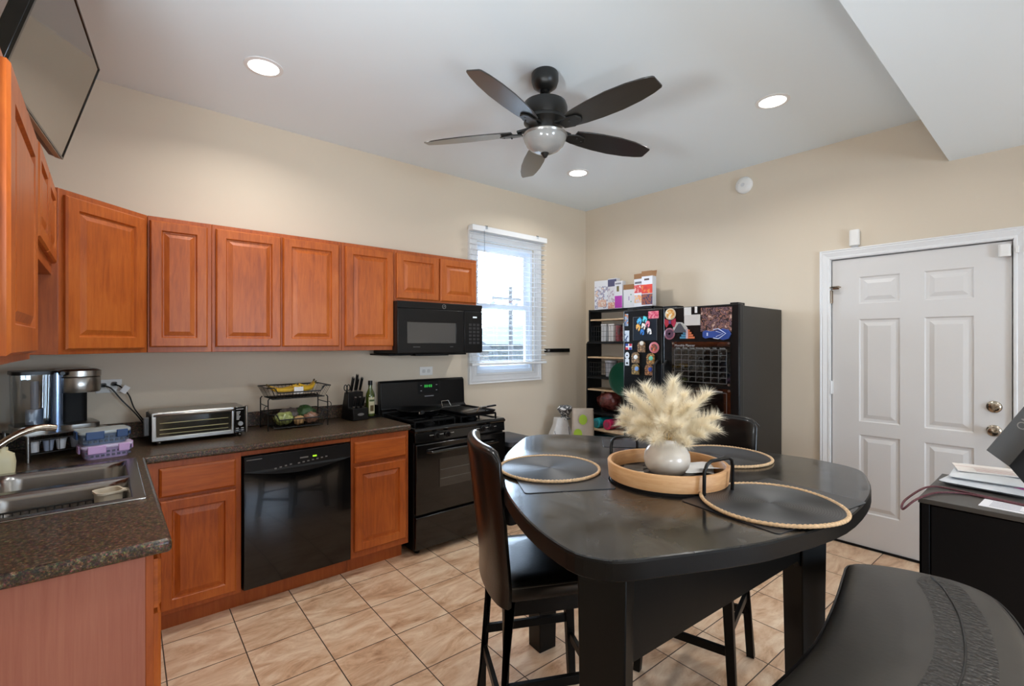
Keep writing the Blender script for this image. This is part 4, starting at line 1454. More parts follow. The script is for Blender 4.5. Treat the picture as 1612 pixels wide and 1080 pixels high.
# wall outlets
def outlet(x, z, w, h, label, rot=False):
    t = thing('wall_outlet', label, 'outlet', (x, YA, z), 0, 'wall outlets')
    b = MB(); b.box(-w / 2, w / 2, -.006, -.0005, -h / 2, h / 2)
    b.build('cover_plate', M['plasticw'], t, bev=.003)
    b = MB()
    for dx in (-.024, .024):
        b.loft([[(dx + px, -.0062, pz) for px, _, pz in [(p[0], 0, p[1]) for p in rrect(0, 0, .032, .030, .010, 0)]],
                [(dx + px, -.0082, pz) for px, _, pz in [(p[0], 0, p[1]) for p in rrect(0, 0, .030, .028, .010, 0)]]])
    b.build('sockets', colour('socket_grey', (206, 204, 200), .4), t)
outlet(.010, 1.256, .118, .078, 'white double outlet with two black plugs beside the coffee machine')
outlet(2.121, 1.264, .128, .074, 'blank-looking white outlet on the wall above the stove backguard')
def plug(x, z, label, pts, grp='plugs and cords'):
    t = thing('power_cord', label, 'cord', (x, YA - .006, z), 0, grp)
    b = MB(); b.loft([[(px * .9, -.003 - .0, pz * .9) for px, pz, _ in rrect(0, 0, .030, .028, .009, 0)], [(px * .6, -.032, pz * .6) for px, pz, _ in rrect(0, 0, .030, .028, .009, 0)]])
    b.build('plug', M['blacksatin'], t)
    b = MB(); b.tube(spline([(0, -.03, 0)] + [(p[0] - x, p[1] - YA + .006, p[2] - z) for p in pts], 6, False), .0038, 6)
    b.build('cable', M['blacksatin'], t, ang=60)
plug(-.014, 1.262, 'black power cord from the left socket drooping behind the toaster oven', [(.02, YA - .06, 1.245), (.07, YA - .055, 1.17), (.13, YA - .055, 1.09), (.17, YA - .06, 1.02), (.185, YA - .075, .96)])
plug(.034, 1.268, 'black power cord with a white tag from the right socket', [(.065, YA - .05, 1.25), (.10, YA - .05, 1.20), (.125, YA - .045, 1.12), (.17, YA - .04, 1.04), (.20, YA - .07, .965)])
b = MB(); b.box(-.016, .016, -.001, .001, -.022, .022); b.X = None
o = tag(b.build('cord_tag', M['white'], None, loc=(.082, YA - .058, 1.236)), 'small white paper tag on the power cord', 'tag'); o.rotation_euler = (0, .6, 0)

# knife rail on the wall beside the window
t = thing('magnetic_rail', 'dark magnetic knife rail on the wall right of the window', 'rail', (3.745, YA, 1.428))
b = MB(); b.box(-.19, .19, -.020, -.0005, -.020, .020)
b.build('rail', M['blacksatin'], t, bev=.003)
b = MB(); b.box(-.16, -.125, -.021, -.020, -.010, .010)
b.build('end_mark', colour('grey_mark', (120, 120, 122), .4), t)

# ------------------------------------------------------------------ window blind
t = thing('window_blind', 'white horizontal slat blind lowered over most of the window', 'blind', (3.03, YA, 2.56))
BX0, BX1 = 2.552, 3.508
YB0 = YA - .095
b = MB(); b.box(BX0, BX1, YB0, YA - .023, 2.548, 2.600)
b.build('headrail', M['slat'], t, world=True, bev=.004)
b = MB()
z = 2.525
ns = 25
for k in range(ns):
    z = 2.525 - k * (2.525 - 1.335) / (ns - 1)
    b.add([(BX0 + .004, YB0 + .008, z - .004), (BX1 - .004, YB0 + .008, z - .004), (BX1 - .004, YB0 + .033, z + .001), (BX0 + .004, YB0 + .033, z + .001), (BX1 - .004, YB0 + .058, z - .001), (BX0 + .004, YB0 + .058, z - .001),
           (BX0 + .004, YB0 + .008, z - .0015), (BX1 - .004, YB0 + .008, z - .0015), (BX1 - .004, YB0 + .033, z + .0035), (BX0 + .004, YB0 + .033, z + .0035), (BX1 - .004, YB0 + .058, z + .0015), (BX0 + .004, YB0 + .058, z + .0015)],
          [(0, 1, 2, 3), (3, 2, 4, 5), (6, 9, 8, 7), (9, 11, 10, 8), (0, 6, 7, 1), (5, 4, 10, 11), (0, 3, 9, 6), (3, 5, 11, 9), (1, 7, 8, 2), (2, 8, 10, 4)])
b.build('slats', M['slat'], t, world=True, smooth=False)
b = MB(); b.box(BX0, BX1, YB0 + .006, YB0 + .060, 1.296, 1.320)
b.build('bottom_rail', M['slat'], t, world=True, bev=.004)
b = MB()
for x in (BX0 + .10, 3.03, BX1 - .10):
    for y in (YB0 + .007, YB0 + .059):
        b.cyl((x, y, 1.32), (x, y, 2.55), .0011, n=5)
b.build('ladder_cord', M['slat'], t, world=True)
b = MB(); b.cyl((BX0 + .13, YB0 - .012, 1.95), (BX0 + .13, YB0 - .006, 2.56), .004, n=8)
b.build('tilt_wand', M['clear'], t, world=True)
b = MB()
for z_, y in ((2.59, YB0 - .004),):
    for x in (BX0 + .16, BX1 - .14):
        b.box(x - .012, x + .012, YB0 - .003, YB0 + .01, 2.575, 2.606)
b.build('headrail_clip', M['clear'], t, world=True)

# ------------------------------------------------------------------ television above the left cabinets
tv = thing('television', 'dark glossy wall television tilted over the left cabinets at the top corner', 'television', (-.15, 2.82, 2.293))
hd = radians(6.4)
d1 = Vector((sin(hd), cos(hd), 0)); nh = Vector((cos(hd), -sin(hd), 0))
tl = radians(16)
vv = nh * sin(tl) + Vector((0, 0, 1)) * cos(tl)
nn = nh * cos(tl) - Vector((0, 0, 1)) * sin(tl)
Bc = Vector((-.148, 2.825, 2.3)) 
W_, H_ = .80, .445
def tp(u, v, n):
    return Bc - d1 * (W_ * (1 - u)) + vv * (H_ * v) + nn * n
def tvbox(u0, u1, v0, v1, n0, n1):
    b = MB()
    b.add([tp(u0, v0, n0), tp(u1, v0, n0), tp(u1, v1, n0), tp(u0, v1, n0), tp(u0, v0, n1), tp(u1, v0, n1), tp(u1, v1, n1), tp(u0, v1, n1)],
          [(0, 3, 2, 1), (4, 5, 6, 7), (0, 1, 5, 4), (1, 2, 6, 5), (2, 3, 7, 6), (3, 0, 4, 7)])
    return b
tvbox(0, 1, 0, 1, -.045, -.002).build('shell', M['tvframe'], tv, world=True, bev=.004)
tvbox(.016, .990, .018, .985, -.003, .0005).build('screen', M['tvscreen'], tv, world=True, smooth=False)
b = MB()
for a in ((0, .014, 0, 1), (.992, 1, 0, 1), (0, 1, .987, 1), (0, 1, 0, .016)):
    b.F += []
    q = tvbox(a[0], a[1], a[2], a[3], -.004, .004)
    b.add(q.V, q.F)
b.build('bezel', M['tvframe'], tv, world=True)
tvbox(.02, .98, -.012, .0, -.02, .002).build('lower_lip', M['tvlip'], tv, world=True, bev=.002)
b = MB(); c = tp(.5, .5, -.045)
b.bar(tuple(c), (XL, c.y, c.z), .05, .10); b.box(XL, XL + .015, c.y - .12, c.y + .12, c.z - .12, c.z + .12)
b.build('wall_bracket', M['blackmatte'], tv, world=True)

# ------------------------------------------------------------------ ceiling fan
FX, FY = 1.883, 1.929
fan = thing('ceiling_fan', 'dark five-blade ceiling fan with frosted bowl light in the middle of the ceiling', 'ceiling fan', (FX, FY, ZC))
b = MB(); b.lathe([(.070, 0), (.076, -.010), (.076, -.050), (.066, -.078), (.040, -.098), (.022, -.102)], n=32)
b.build('canopy', M['fan'], fan, ang=50)
b = MB(); b.cyl((0, 0, -.10), (0, 0, -.165), .013, n=14); b.lathe([(.024, -.098), (.030, -.112), (.018, -.122)], n=20)
b.build('downrod', M['fan'], fan)
b = MB(); b.lathe([(.03, -.150), (.085, -.158), (.118, -.176), (.126, -.20), (.126, -.235), (.116, -.262), (.120, -.268), (.120, -.282), (.096, -.302), (.080, -.325), (.086, -.33), (.086, -.345), (.05, -.35)], n=44)
b.build('motor_housing', M['fan'], fan, ang=30)
b = MB(); b.lathe([(.092, -.342), (.122, -.350), (.126, -.356), (.122, -.366)], n=44)
b.build('light_kit_rim', colour('bowl_rim', (150, 148, 144), .3, metal=.6), fan)
b = MB(); b.lathe([(.121, -.362), (.118, -.382), (.104, -.410), (.078, -.434), (.045, -.449), (.012, -.454)], n=44)
b.build('light_bowl', M['bowl'], fan, ang=60)
b = MB(); b.lathe([(.022, -.448), (.024, -.456), (.016, -.466), (.010, -.476), (.003, -.480)], n=20)
b.build('finial', M['fan'], fan)
ZB = -.330
def blade():
    b = MB()
    P = [(.185, .052), (.25, .064), (.35, .074), (.47, .078), (.58, .070), (.66, .056), (.705, .042), (.712, .034)]
    out = [(x, w) for x, w in P] + [(x, -w) for x, w in P[::-1]]
    tw = radians(-13)
    top = [(x, w * cos(tw), ZB + w * sin(tw) + .004 - .012 * (x - .18)) for x, w in out]
    bot = [(x, y, z - .007) for x, y, z in top]
    b.loft([bot, top])
    o = b.build('blade', M['blade'], fan, bev=.0015, ang=40)
    b = MB()
    b.bar((.085, 0, ZB + .02), (.16, 0, ZB + .006), .036, .012)
    q = [(.13, -.022), (.13, .022), (.19, .040), (.245, .028), (.262, 0), (.245, -.028), (.19, -.040)]
    t_ = [(x, y * cos(tw), ZB + y * sin(tw) - .006 - .012 * (x - .18)) for x, y in q]
    b.loft([[(x, y, z - .009) for x, y, z in t_], t_])
    for x, y in ((.195, .02), (.195, -.02), (.235, 0)):
        b.cyl((x, y, ZB - .018), (x, y, ZB - .010), .005, n=8)
    b.build('blade_bracket', M['fan'], o, bev=.002)
    return o
b0 = blade()
for k in range(5):
    bl = b0 if k == 0 else copy_tree(b0, fan)
    bl.rotation_euler = (0, 0, radians(-16.4 + 72 * k))

# smoke detector and sensors
t = thing('smoke_detector', 'round white smoke detector high on the right wall', 'smoke detector', (XB, 1.852, 2.877))
b = MB(); b.X = Matrix(((0, 0, -1, 0), (1, 0, 0, 0), (0, 1, 0, 0), (0, 0, 0, 1)))
b.lathe([(.072, .0005), (.072, .016), (.062, .030), (.030, .036), (.001, .036)], n=40)
b.build('housing', M['plasticw'], t, ang=50)
b = MB(); b.X = Matrix(((0, 0, -1, 0), (1, 0, 0, 0), (0, 1, 0, 0), (0, 0, 0, 1)))
b.lathe([(.016, .036), (.014, .039), (.001, .039)], n=20); b.cyl((.034, .02, .030), (.034, .02, .036), .004, n=8)
b.build('test_button', colour('pale_grey_plastic', (206, 206, 206), .4), t)
t = thing('motion_sensor', 'white rounded alarm sensor on the wall above the door casing', 'sensor', (XB, 1.046, 2.285))
b = MB(); b.loft([rrect(-.022, 0, .042, .062, .016, -.058), rrect(-.022, 0, .044, .064, .018, -.05), rrect(-.022, 0, .044, .064, .018, .05), rrect(-.022, 0, .042, .060, .016, .056)])
b.build('housing', M['plasticw'], t)
b = MB(); b.box(-.026, -.002, -.02, .02, -.072, -.058)
b.build('mount', colour('pale_grey_plastic', (206, 206, 206), .4), t)
t = thing('door_sensor', 'white alarm contact sensor at the top right corner of the door', 'sensor', (XB + .010, .275, 2.078))
b = MB(); b.loft([rrect(-.018, 0, .034, .056, .014, -.038), rrect(-.018, 0, .034, .056, .014, .038)])
b.build('housing', M['plasticw'], t, bev=.003)
b = MB(); b.box(-.040, -.018, -.062, -.048, -.022, .018)
b.build('magnet', M['plasticw'], t, bev=.002)

# ------------------------------------------------------------------ dining table
ZT = 1.020
K = .8215
RAW = [(1.006, .946), (1.028, .842), (1.08, .788), (1.20, .728), (1.405, .629), (1.569, .57), (1.914, .500), (2.30, .520), (2.57, .592), (2.71, .666), (2.764, .84), (2.75, 1.02),
       (2.66, 1.38), (2.52, 1.74), (2.38, 2.00), (2.22, 2.20), (2.085, 2.257), (1.95, 2.208), (1.60, 1.944), (1.38, 1.69), (1.216, 1.473), (1.070, 1.180)]
OUT = [(p[0] * K, p[1] * K) for p in spline([(x, y, 0) for x, y in RAW], 4)]
table = thing('dining_table', 'black rounded-triangle counter-height dining table with bowed edges', 'table', (1.58, 1.06, 0))
b = MB()
b.m(1).loft([[(x, y, ZT - .050) for x, y in offset_poly(OUT, .006)], [(x, y, ZT - .045) for x, y in OUT], [(x, y, ZT - .006) for x, y in OUT],
        [(x, y, ZT - .0015) for x, y in offset_poly(OUT, .003)]], cap1=False)
b.m(0).loft([[(x, y, ZT - .0015) for x, y in offset_poly(OUT, .003)], [(x, y, ZT) for x, y in offset_poly(OUT, .008)]], cap0=False)
b.build('tabletop', [M['tablewood'], M['legwood']], table, world=True, ang=6, tri=True)
LEGS = [((.975, .775), 205), ((2.135, .700), -33), ((1.655, 1.715), 84)]
for (lx, ly), an in LEGS:
    a = radians(an)
    r = Matrix.Translation((lx, ly, 0)) @ Matrix.Rotation(a, 4, 'Z')
    b = MB(); b.X = r
    b.loft([[(-.045, -.05, 0), (.045, -.05, 0), (.045, .05, 0), (-.045, .05, 0)], [(-.06, -.062, ZT - .05), (.05, -.062, ZT - .05), (.05, .062, ZT - .05), (-.06, .062, ZT - .05)]])
    b.build('leg', M['legwood'], table, world=True, bev=.004)
def apron(p, q, arch):
    p, q = Vector(p), Vector(q)
    d = (q - p); L = d.length; d.normalize()
    nrm = Vector((-d.y, d.x))
    pts = [(0, ZT - .05), (L, ZT - .05)] + [(L * (1 - k / 24), arch(1 - k / 24)) for k in range(25)]
    b = MB()
    b.loft([[(p.x + d.x * s + nrm.x * o, p.y + d.y * s + nrm.y * o, z) for s, z in pts] for o in (-.014, .014)])
    b.build('apron', M['legwood'], table, world=True, ang=30, tri=True)
deep = lambda u: .662 - (.30 * max(0, (u - .93) / .07) ** 2 if u > .93 else 0)
thin = lambda u: .90 - .235 * (abs(2 * u - 1) ** 7)
apron(LEGS[0][0], LEGS[1][0], deep)
apron(LEGS[1][0], LEGS[2][0], thin)
apron(LEGS[2][0], LEGS[0][0], thin)

# ------------------------------------------------------------------ counter stools
SEATZ = .685
def make_stool(label, loc, rz):
    t = thing('counter_stool', label, 'stool', loc, rz, 'black leather counter stools')
    w = .215
    def ring(e, z, sx=1.0):
        return rrect(.005, 0, 2 * (w - e), 2 * (w - e), .05, z, 5)
    b = MB()
    b.loft([ring(.012, SEATZ - .075), ring(0, SEATZ - .065), ring(0, SEATZ - .030), ring(.006, SEATZ - .016), ring(.022, SEATZ - .005), ring(.06, SEATZ), ring(.13, SEATZ + .004)])
    b.build('seat', M['leather'], t, ang=60)
    b = MB()
    b.tube([(x, y, z) for x, y, z in rrect(.005, 0, 2 * w + .002, 2 * w + .002, .05, SEATZ - .020, 5)], .0035, 6, True)
    b.build('seat_piping', M['leathertrim'], t)
    # wrapped backrest shell
    z0, z1 = SEATZ - .085, 1.128
    def sh(u, v, th):
        a = -1 + 2 * u
        z = z0 + (z1 - z0) * v - (.004 * a * a + .024 * abs(a) ** 18) * v
        x = -.205 - .068 * max(0, v - .12) + .052 * abs(a) ** 2.2 * (.55 + .45 * v)
        yy = a * (.222 + .010 * v)
        n = Vector((1, -a * .75, 0)).normalized()
        tt = th * (1 - .25 * v)
        return (x + n.x * tt, yy + n.y * tt, z)
    NU, NV = 18, 14
    b = MB()
    vs, fs = [], []
    prof = []
    for j in range(NV + 1):
        prof.append((j / NV, 0.0))
    loops = []
    for i in range(NU + 1):
        u = i / NU
        sq = 1 - abs(2 * u - 1) ** 10 * .7
        L = []
        for j in range(NV + 1):
            L.append(sh(u, j / NV, -.030 * sq))
        # rounded rim
        p, q = Vector(sh(u, 1, -.030 * sq)), Vector(sh(u, 1, .030 * sq))
        for k in range(1, 5):
            a = pi * k / 5
            c = (p + q) / 2 + (p - q) / 2 * cos(a)
            L.append((c.x, c.y, c.z + .022 * sq * sin(a)))
        for j in range(NV, -1, -1):
            L.append(sh(u, j / NV, .030 * sq))
        loops.append(L)
    b.loft(loops)
    b.build('backrest', M['leather'], t, ang=70)
    b = MB()
    b.tube([tuple(Vector(sh(i / 20, 1, -.020)) + Vector((-.002, 0, .006))) for i in range(21)], .0032, 6)
    b.build('back_piping', M['leathertrim'], t)
    b = MB(); b.X = None
    for s in (-1, 1):
        b.box(-.165, .165, s * .165 - .012, s * .165 + .012, SEATZ - .140, SEATZ - .075)
        b.box(s * .165 - .012, s * .165 + .012, -.165, .165, SEATZ - .140, SEATZ - .075)
    b.build('seat_frame', M['legwood'], t, bev=.002)
    zt = SEATZ - .076
    for sx in (-1, 1):
        for sy in (-1, 1):
            b = MB()
            b.loft([[(sx * (.205 + dx), sy * (.205) + dy, 0) for dx, dy in ((-.016, -.016), (.016, -.016), (.016, .016), (-.016, .016))],
                    [(sx * .168 + dx, sy * .168 + dy, zt) for dx, dy in ((-.021, -.021), (.021, -.021), (.021, .021), (-.021, .021))]])
            b.build('leg', M['legwood'], t, bev=.003)
    for s in (-1, 1):
        b = MB(); z = .30; r = .205 - (.205 - .168) * z / zt
        b.bar((-r, s * r, z), (r, s * r, z), .018, .034)
        b.build('stretcher', M['legwood'], t, bev=.002)
        b = MB(); z = .22; r = .205 - (.205 - .168) * z / zt
        b.bar((s * r, -r, z), (s * r, r, z), .018, .034)
        b.build('stretcher', M['legwood'], t, bev=.002)
    return t
s0 = make_stool('black leather counter stool with seat visible at the near left side of the table', (1.306, 1.362, 0), radians(-27))
s1 = copy_tree(s0)
s1.location = (2.115, 1.155, 0)
s1.rotation_euler = (0, 0, radians(194))
s1['label'] = 'black leather counter stool at the far side of the table, behind the pampas vase'

# ------------------------------------------------------------------ bench
BZ = .680
FRONT = [(.62, .585), (.85, .528), (1.20, .486), (1.49, .474), (1.70, .492), (1.90, .520), (2.05, .545)]
RIGHT = [(2.16, .553), (2.235, .47), (2.275, .36), (2.285, .255), (2.235, .165)]
BACK = [(2.06, .095), (1.80, .045), (1.50, .020), (1.20, .028), (.90, .075), (.70, .16)]
LEFT = [(.60, .28), (.57, .44)]
SEAT = [(p[0], p[1]) for p in spline([(x, y, 0) for x, y in FRONT + RIGHT + BACK + LEFT], 5)]
SEAT = SEAT[::-1]                      # counter-clockwise
bench = thing('dining_bench', 'large dark leather bench with curved edge along the near side of the table', 'bench', (1.45, .28, 0))
b = MB()
R = [(.012, BZ - .120), (0, BZ - .108), (0, BZ - .040), (.004, BZ - .024), (.014, BZ - .010), (.030, BZ - .003), (.055, BZ)]
b.loft([[(x, y, z) for x, y in (offset_poly(SEAT, e) if e else SEAT)] for e, z in R])
b.build('seat', M['leather2'], bench, world=True, ang=60, tri=True)
b = MB(); b.tube([(x, y, BZ - .022) for x, y in offset_poly(SEAT, .002)], .0045, 6, True)
b.build('seat_piping', M['leathertrim'], bench, world=True)
BAND = spline([(.75, .37, 0), (.95, .285, 0), (1.20, .215, 0), (1.60, .178, 0), (1.91, .212, 0), (2.12, .275, 0), (2.215, .325, 0)], 10, False)
b = MB()
nb = len(BAND)
def bandv(i, j):
    p = Vector(BAND[i]); a = Vector(BAND[max(0, i - 1)]); c = Vector(BAND[min(nb - 1, i + 1)])
    d = (c - a).normalized(); n = Vector((-d.y, d.x, 0))
    q = -1 + 2 * j / 8
    w = .062 * min(1, .45 + .10 * min(i, nb - 1 - i))
    p = p + n * (w * q)
    return (p.x, p.y, BZ + .0022 * (1 - q * q) + .0006)
vs = [bandv(i, j) for i in range(nb) for j in range(9)]
b.add(vs, [(i * 9 + j, i * 9 + j + 1, (i + 1) * 9 + j + 1, (i + 1) * 9 + j) for i in range(nb - 1) for j in range(8)])
plabel(b.build('embossed_band', M['croc'], bench, world=True), 'scaly embossed leather band')
b = MB(); b.tube([(p[0], p[1], BZ + .0035) for p in BAND], .0032, 6)
b.build('center_seam', M['leathertrim'], bench, world=True)
b = MB()
FR = offset_poly(SEAT, .05)
b.loft([[(x, y, .52) for x, y in FR], [(x, y, BZ - .118) for x, y in FR]])
b.build('seat_frame', M['legwood'], bench, world=True, tri=True)
for x, y in ((.74, .40), (.95, .20), (1.95, .20), (2.10, .42)):
    b = MB(); b.bar((x, y, 0), (x, y, .53), .045, .045, w1=.06, h1=.06)
    b.build('leg', M['legwood'], bench, world=True, bev=.003)

# ------------------------------------------------------------------ on the table
def rect_mat(P, label):
    A, B_, C, D = [Vector(p) for p in P]
    c = (A + B_ + C + D) / 4
    rz = atan2((B_ - A).y, (B_ - A).x)
    w, h = (B_ - A).length, (C - B_).length
    b = MB(); b.loft([rrect(0, 0, w, h, .014, 0, 5), rrect(0, 0, w, h, .014, .0022, 5)])
    return tag(b.build('rectangular_placemat', M['matrect'], None, loc=(c.x, c.y, ZT), rz=rz), label, 'placemat', 'charcoal rectangular placemats')
rect_mat([(1.016, 1.158), (1.286, .999), (1.548, 1.372), (1.278, 1.531)], 'charcoal rectangular placemat under the bluish round mat, in front of the left stool')
rect_mat([(1.351, .776), (1.300, .472), (1.770, .420), (1.821, .724)], 'charcoal rectangular placemat under the large round mat nearest the bench')
rect_mat([(1.778, 1.404), (1.98, 1.175), (2.10, 1.29), (1.90, 1.60)], 'charcoal rectangular placemat at the far side of the table behind the tray')
def round_mat(x, y, r, z, label, wob, seed, rz=0.0, tilt=(0, 0)):
    t = thing('round_placemat', label, 'placemat', (x, y, z), rz, 'round woven placemats')
    b = MB()
    vs, fs = [], []
    N = 72
    rings = []
    nr = 27
    def hgt(q, r_):
        return .0035 + wob * (sin(3 * q + seed) * .5 + .5) * (r_ / r) ** 3
    for k in range(nr):
        r0 = .004 + (r - .013) * k / (nr - 1)
        for dr, dz in ((0, 0), (.0033, .0026)) if k < nr - 1 else ((0, 0),):
            rr = r0 + dr
            rings.append([(rr * cos(2 * pi * i / N), rr * sin(2 * pi * i / N), hgt(2 * pi * i / N, rr) + dz) for i in range(N)])
    b.loft(rings, cap0=True, cap1=False)
    b.build('woven_disc', M['matwoven'], t, ang=80)
    b = MB()
    P = []
    for i in range(N * 4):
        q = 2 * pi * i / (N * 4)
        P.append(((r - .006) * cos(q), (r - .006) * sin(q), hgt(q, r) + .001 + .0007 * sin(90 * q)))
    b.tube(P, [.0056 + .0007 * sin(90 * 2 * pi * i / (N * 4) + 1) for i in range(N * 4)], 8, True)
    o = b.build('jute_border', M['matrim'], t, ang=70)
    return t
round_mat(1.302, 1.310, .196, ZT + .0030, 'round black woven placemat glowing bluish in the window light at the left', .001, 1.0)
round_mat(1.520, .590, .200, ZT + .0030, 'largest-looking round black woven placemat with tan braided edge nearest the camera', .004, 2.2, .3)
round_mat(2.010, .975, .196, ZT + .001, 'round black woven placemat at the right, beyond the tray handle', .001, .5)

# tray
TC = (1.530, .945)
t = thing('serving_tray', 'round light wood serving tray with two black metal handles on the table', 'tray', (TC[0], TC[1], ZT), -1.745)
b = MB(); b.lathe([(.200, 0), (.200, .012), (.001, .014)], n=64)
b.build('base', M['traybase'], t)
b = MB(); b.lathe([(.204, .010), (.208, .062), (.206, .065), (.196, .065), (.194, .062), (.192, .014)], n=72, caps=False)
b.build('rim', M['traywood'], t, ang=50)
b = MB()
for k in range(9):
    x = -.15 + .0375 * k
    h = sqrt(.19 ** 2 - x * x)
    b.box(x - .015, x + .015, -h, h, .0135, .0165)
b.build('ribbed_liner', colour('dark_liner', (30, 30, 32), .5), t)
for s in (-1, 1):
    b = MB()
    w = .070
    b.tube([(s * .212, -w, .004), (s * .213, -w, .085), (s * .216, -w * .86, .108), (s * .217, -w * .6, .116), (s * .217, w * .6, .116), (s * .216, w * .86, .108), (s * .213, w, .085), (s * .212, w, .004)], .0058, 10)
    b.build('handle', M['blacksatin'], t, ang=60)
# vase and pampas
VX, VY = 1.545, .953
t = thing('vase', 'round cream ceramic vase holding pampas grass on the wooden tray', 'vase', (VX, VY, ZT + .0165))
b = MB(); b.lathe([(.045, 0), (.060, .006), (.076, .028), (.081, .052), (.078, .076), (.064, .098), (.045, .109), (.037, .113), (.037, .122), (.040, .126), (.036, .127), (.032, .122), (.032, .11), (.05, .08), (.05, .03), (.001, .02)], n=48)
b.build('body', M['vase'], t, ang=60)
random.seed(11)
def plume_mesh(seed, L):
    random.seed(seed)
    b = MB()
    n = 1000
    for k in range(n):
        s = (k / n) ** .8
        base = Vector((0.030 * s * s, 0, .055 + (L - .085) * s))
        az = random.uniform(0, 2 * pi)
        spread = random.uniform(.10, .52) * (1 - .25 * s)
        ln = random.uniform(.055, .105) * (1 - .35 * s) * (1.0 if s > .06 else .6)
        d = Vector((cos(az) * spread, sin(az) * spread, 1)).normalized()
        side = d.cross(Vector((random.uniform(-1, 1), random.uniform(-1, 1), .2))).normalized() * .00045
        p1 = base + d * ln * .55
        p2 = base + d * ln + Vector((cos(az), sin(az), -.4)) * ln * .22
        b.add([base - side, base + side, p1 + side * .9, p1 - side * .9, p2], [(0, 1, 2, 3), (3, 2, 4)])
    me_o = b
    return me_o
protos = []
for sd, L in ((1, .235), (2, .215), (3, .195)):
    st_ = MB(); st_.tube([(0, 0, -.08), (.001, 0, .10), (.008, 0, L * .6), (.034, 0, L)], [.0016, .0015, .0012, .0006], 5)
    o = st_.build('pampas_plume', M['pampasstem'], None, loc=(VX, VY, ZT + .125))
    pl = plume_mesh(sd, L).build('plume', M['pampas'], o, smooth=False)
    protos.append(o)
k = 0
used = [False] * 3
PL = []
for ring, (cnt, lean, off) in enumerate(((3, .14, .3), (7, .46, .1), (10, .86, .35), (12, 1.14, .0))):
    for i in range(cnt):
        PL.append((lean + random.uniform(-.10, .10), off + 2 * pi * i / cnt + random.uniform(-.22, .22)))
for k, (lean, az) in enumerate(PL):
    pr = protos[k % 3]
    o = pr if not used[k % 3] else copy_tree(pr)
    used[k % 3] = True
    o.rotation_mode = 'XYZ'
    mtx = Matrix.Rotation(az, 4, 'Z') @ Matrix.Rotation(lean, 4, 'Y')
    o.rotation_euler = mtx.to_euler('XYZ')
    o.scale = (1, 1, 1.0 if lean < .3 else .95 if lean < .65 else .80 if lean < 1.0 else .72)
    o.location = (VX + .012 * cos(az), VY + .012 * sin(az), ZT + .1335)
    tag(o, 'feathery cream pampas grass plume fanned out from the white vase', 'pampas grass', 'pampas plumes in the vase')
# papers in the tray
t = MB(); t.grid(lambda u, v: (-.045 + .09 * u, -.055 + .11 * v, .004 + .018 * u * u + .004 * sin(6 * v)), 6, 6)
tag(t.build('folded_paper', M['white'], None, loc=(1.655, .895, ZT + .018), rz=.5), 'white folded paper in the tray behind the near handle', 'paper')
t = MB(); t.grid(lambda u, v: (-.03 + .06 * u, -.045 + .09 * v, .022 - .012 * u), 4, 4)
tag(t.build('folded_paper', M['white'], None, loc=(1.665, .84, ZT + .022), rz=.9), 'white curled receipt standing beside the near tray handle', 'paper')
b = MB(); b.box(-.018, .018, -.045, .045, 0, .004)
tag(b.build('paper_strip', colour('cream_card', (214, 204, 184), .6), None, loc=(1.445, 1.035, ZT + .0166), rz=.7), 'cream paper strip on the tray left of the vase', 'paper')
b = MB(); b.box(-.05, .05, -.035, .035, 0, .003)
tag(b.build('menu_card', colour('dark_card', (70, 66, 60), .5), None, loc=(1.50, 1.065, ZT + .0166), rz=.6), 'dark grey card lying on the tray behind the vase', 'card')
b = MB(); b.box(-.016, .016, -.032, .032, 0, .004)
tag(b.build('small_card', M['white'], None, loc=(1.64, 1.015, ZT + .0166), rz=-.4), 'small white card on the tray right of the vase', 'card')

# ------------------------------------------------------------------ refrigerator
FXF = 3.430
FY0, FY1, FYS = 1.537, 2.540, 2.153
t = thing('refrigerator', 'black side-by-side refrigerator against the right wall, covered with magnets', 'refrigerator', (3.83, 2.04, 0))
b = MB(); b.box(FXF + .080, XB - .012, FY0 + .010, FY1 - .010, .03, 1.780)
for x in (FXF + .14, XB - .1):
    for y in (FY0 + .06, FY1 - .06):
        b.cyl((x, y, 0), (x, y, .032), .02, n=10)
b.build('cabinet', M['fridge'], t, world=True, bev=.006)
for nm, ya, yb in (('freezer_door', FYS + .004, FY1), ('fridge_door', FY0, FYS - .004)):
    b = MB(); b.box(FXF, FXF + .070, ya, yb, .075, 1.790)
    d = b.build(nm, M['blacksatin'], t, world=True, bev=.010, seg=3)
    yh = FYS + (.046 if nm == 'freezer_door' else -.034)
    b = MB()
    b.tube([(FXF + .002, yh, .66), (FXF - .045, yh, .69), (FXF - .050, yh, .80), (FXF - .050, yh, 1.22), (FXF - .045, yh, 1.33), (FXF + .002, yh, 1.362)], [.013, .014, .015, .015, .014, .013], 10)
    b.build('handle', M['blacksatin'], d, world=True)
b = MB(); b.box(FXF + .03, FXF + .07, FY0 + .01, FY1 - .01, .03, .072)
b.build('base_grille', M['blackmatte'], t, world=True)
for y in (FY0 + .05, FY1 - .06):
    b = MB(); b.box(FXF + .02, FXF + .13, y - .03, y + .03, 1.780, 1.802)
    b.build('hinge_cover', M['blacksatin'], t, world=True, bev=.004)

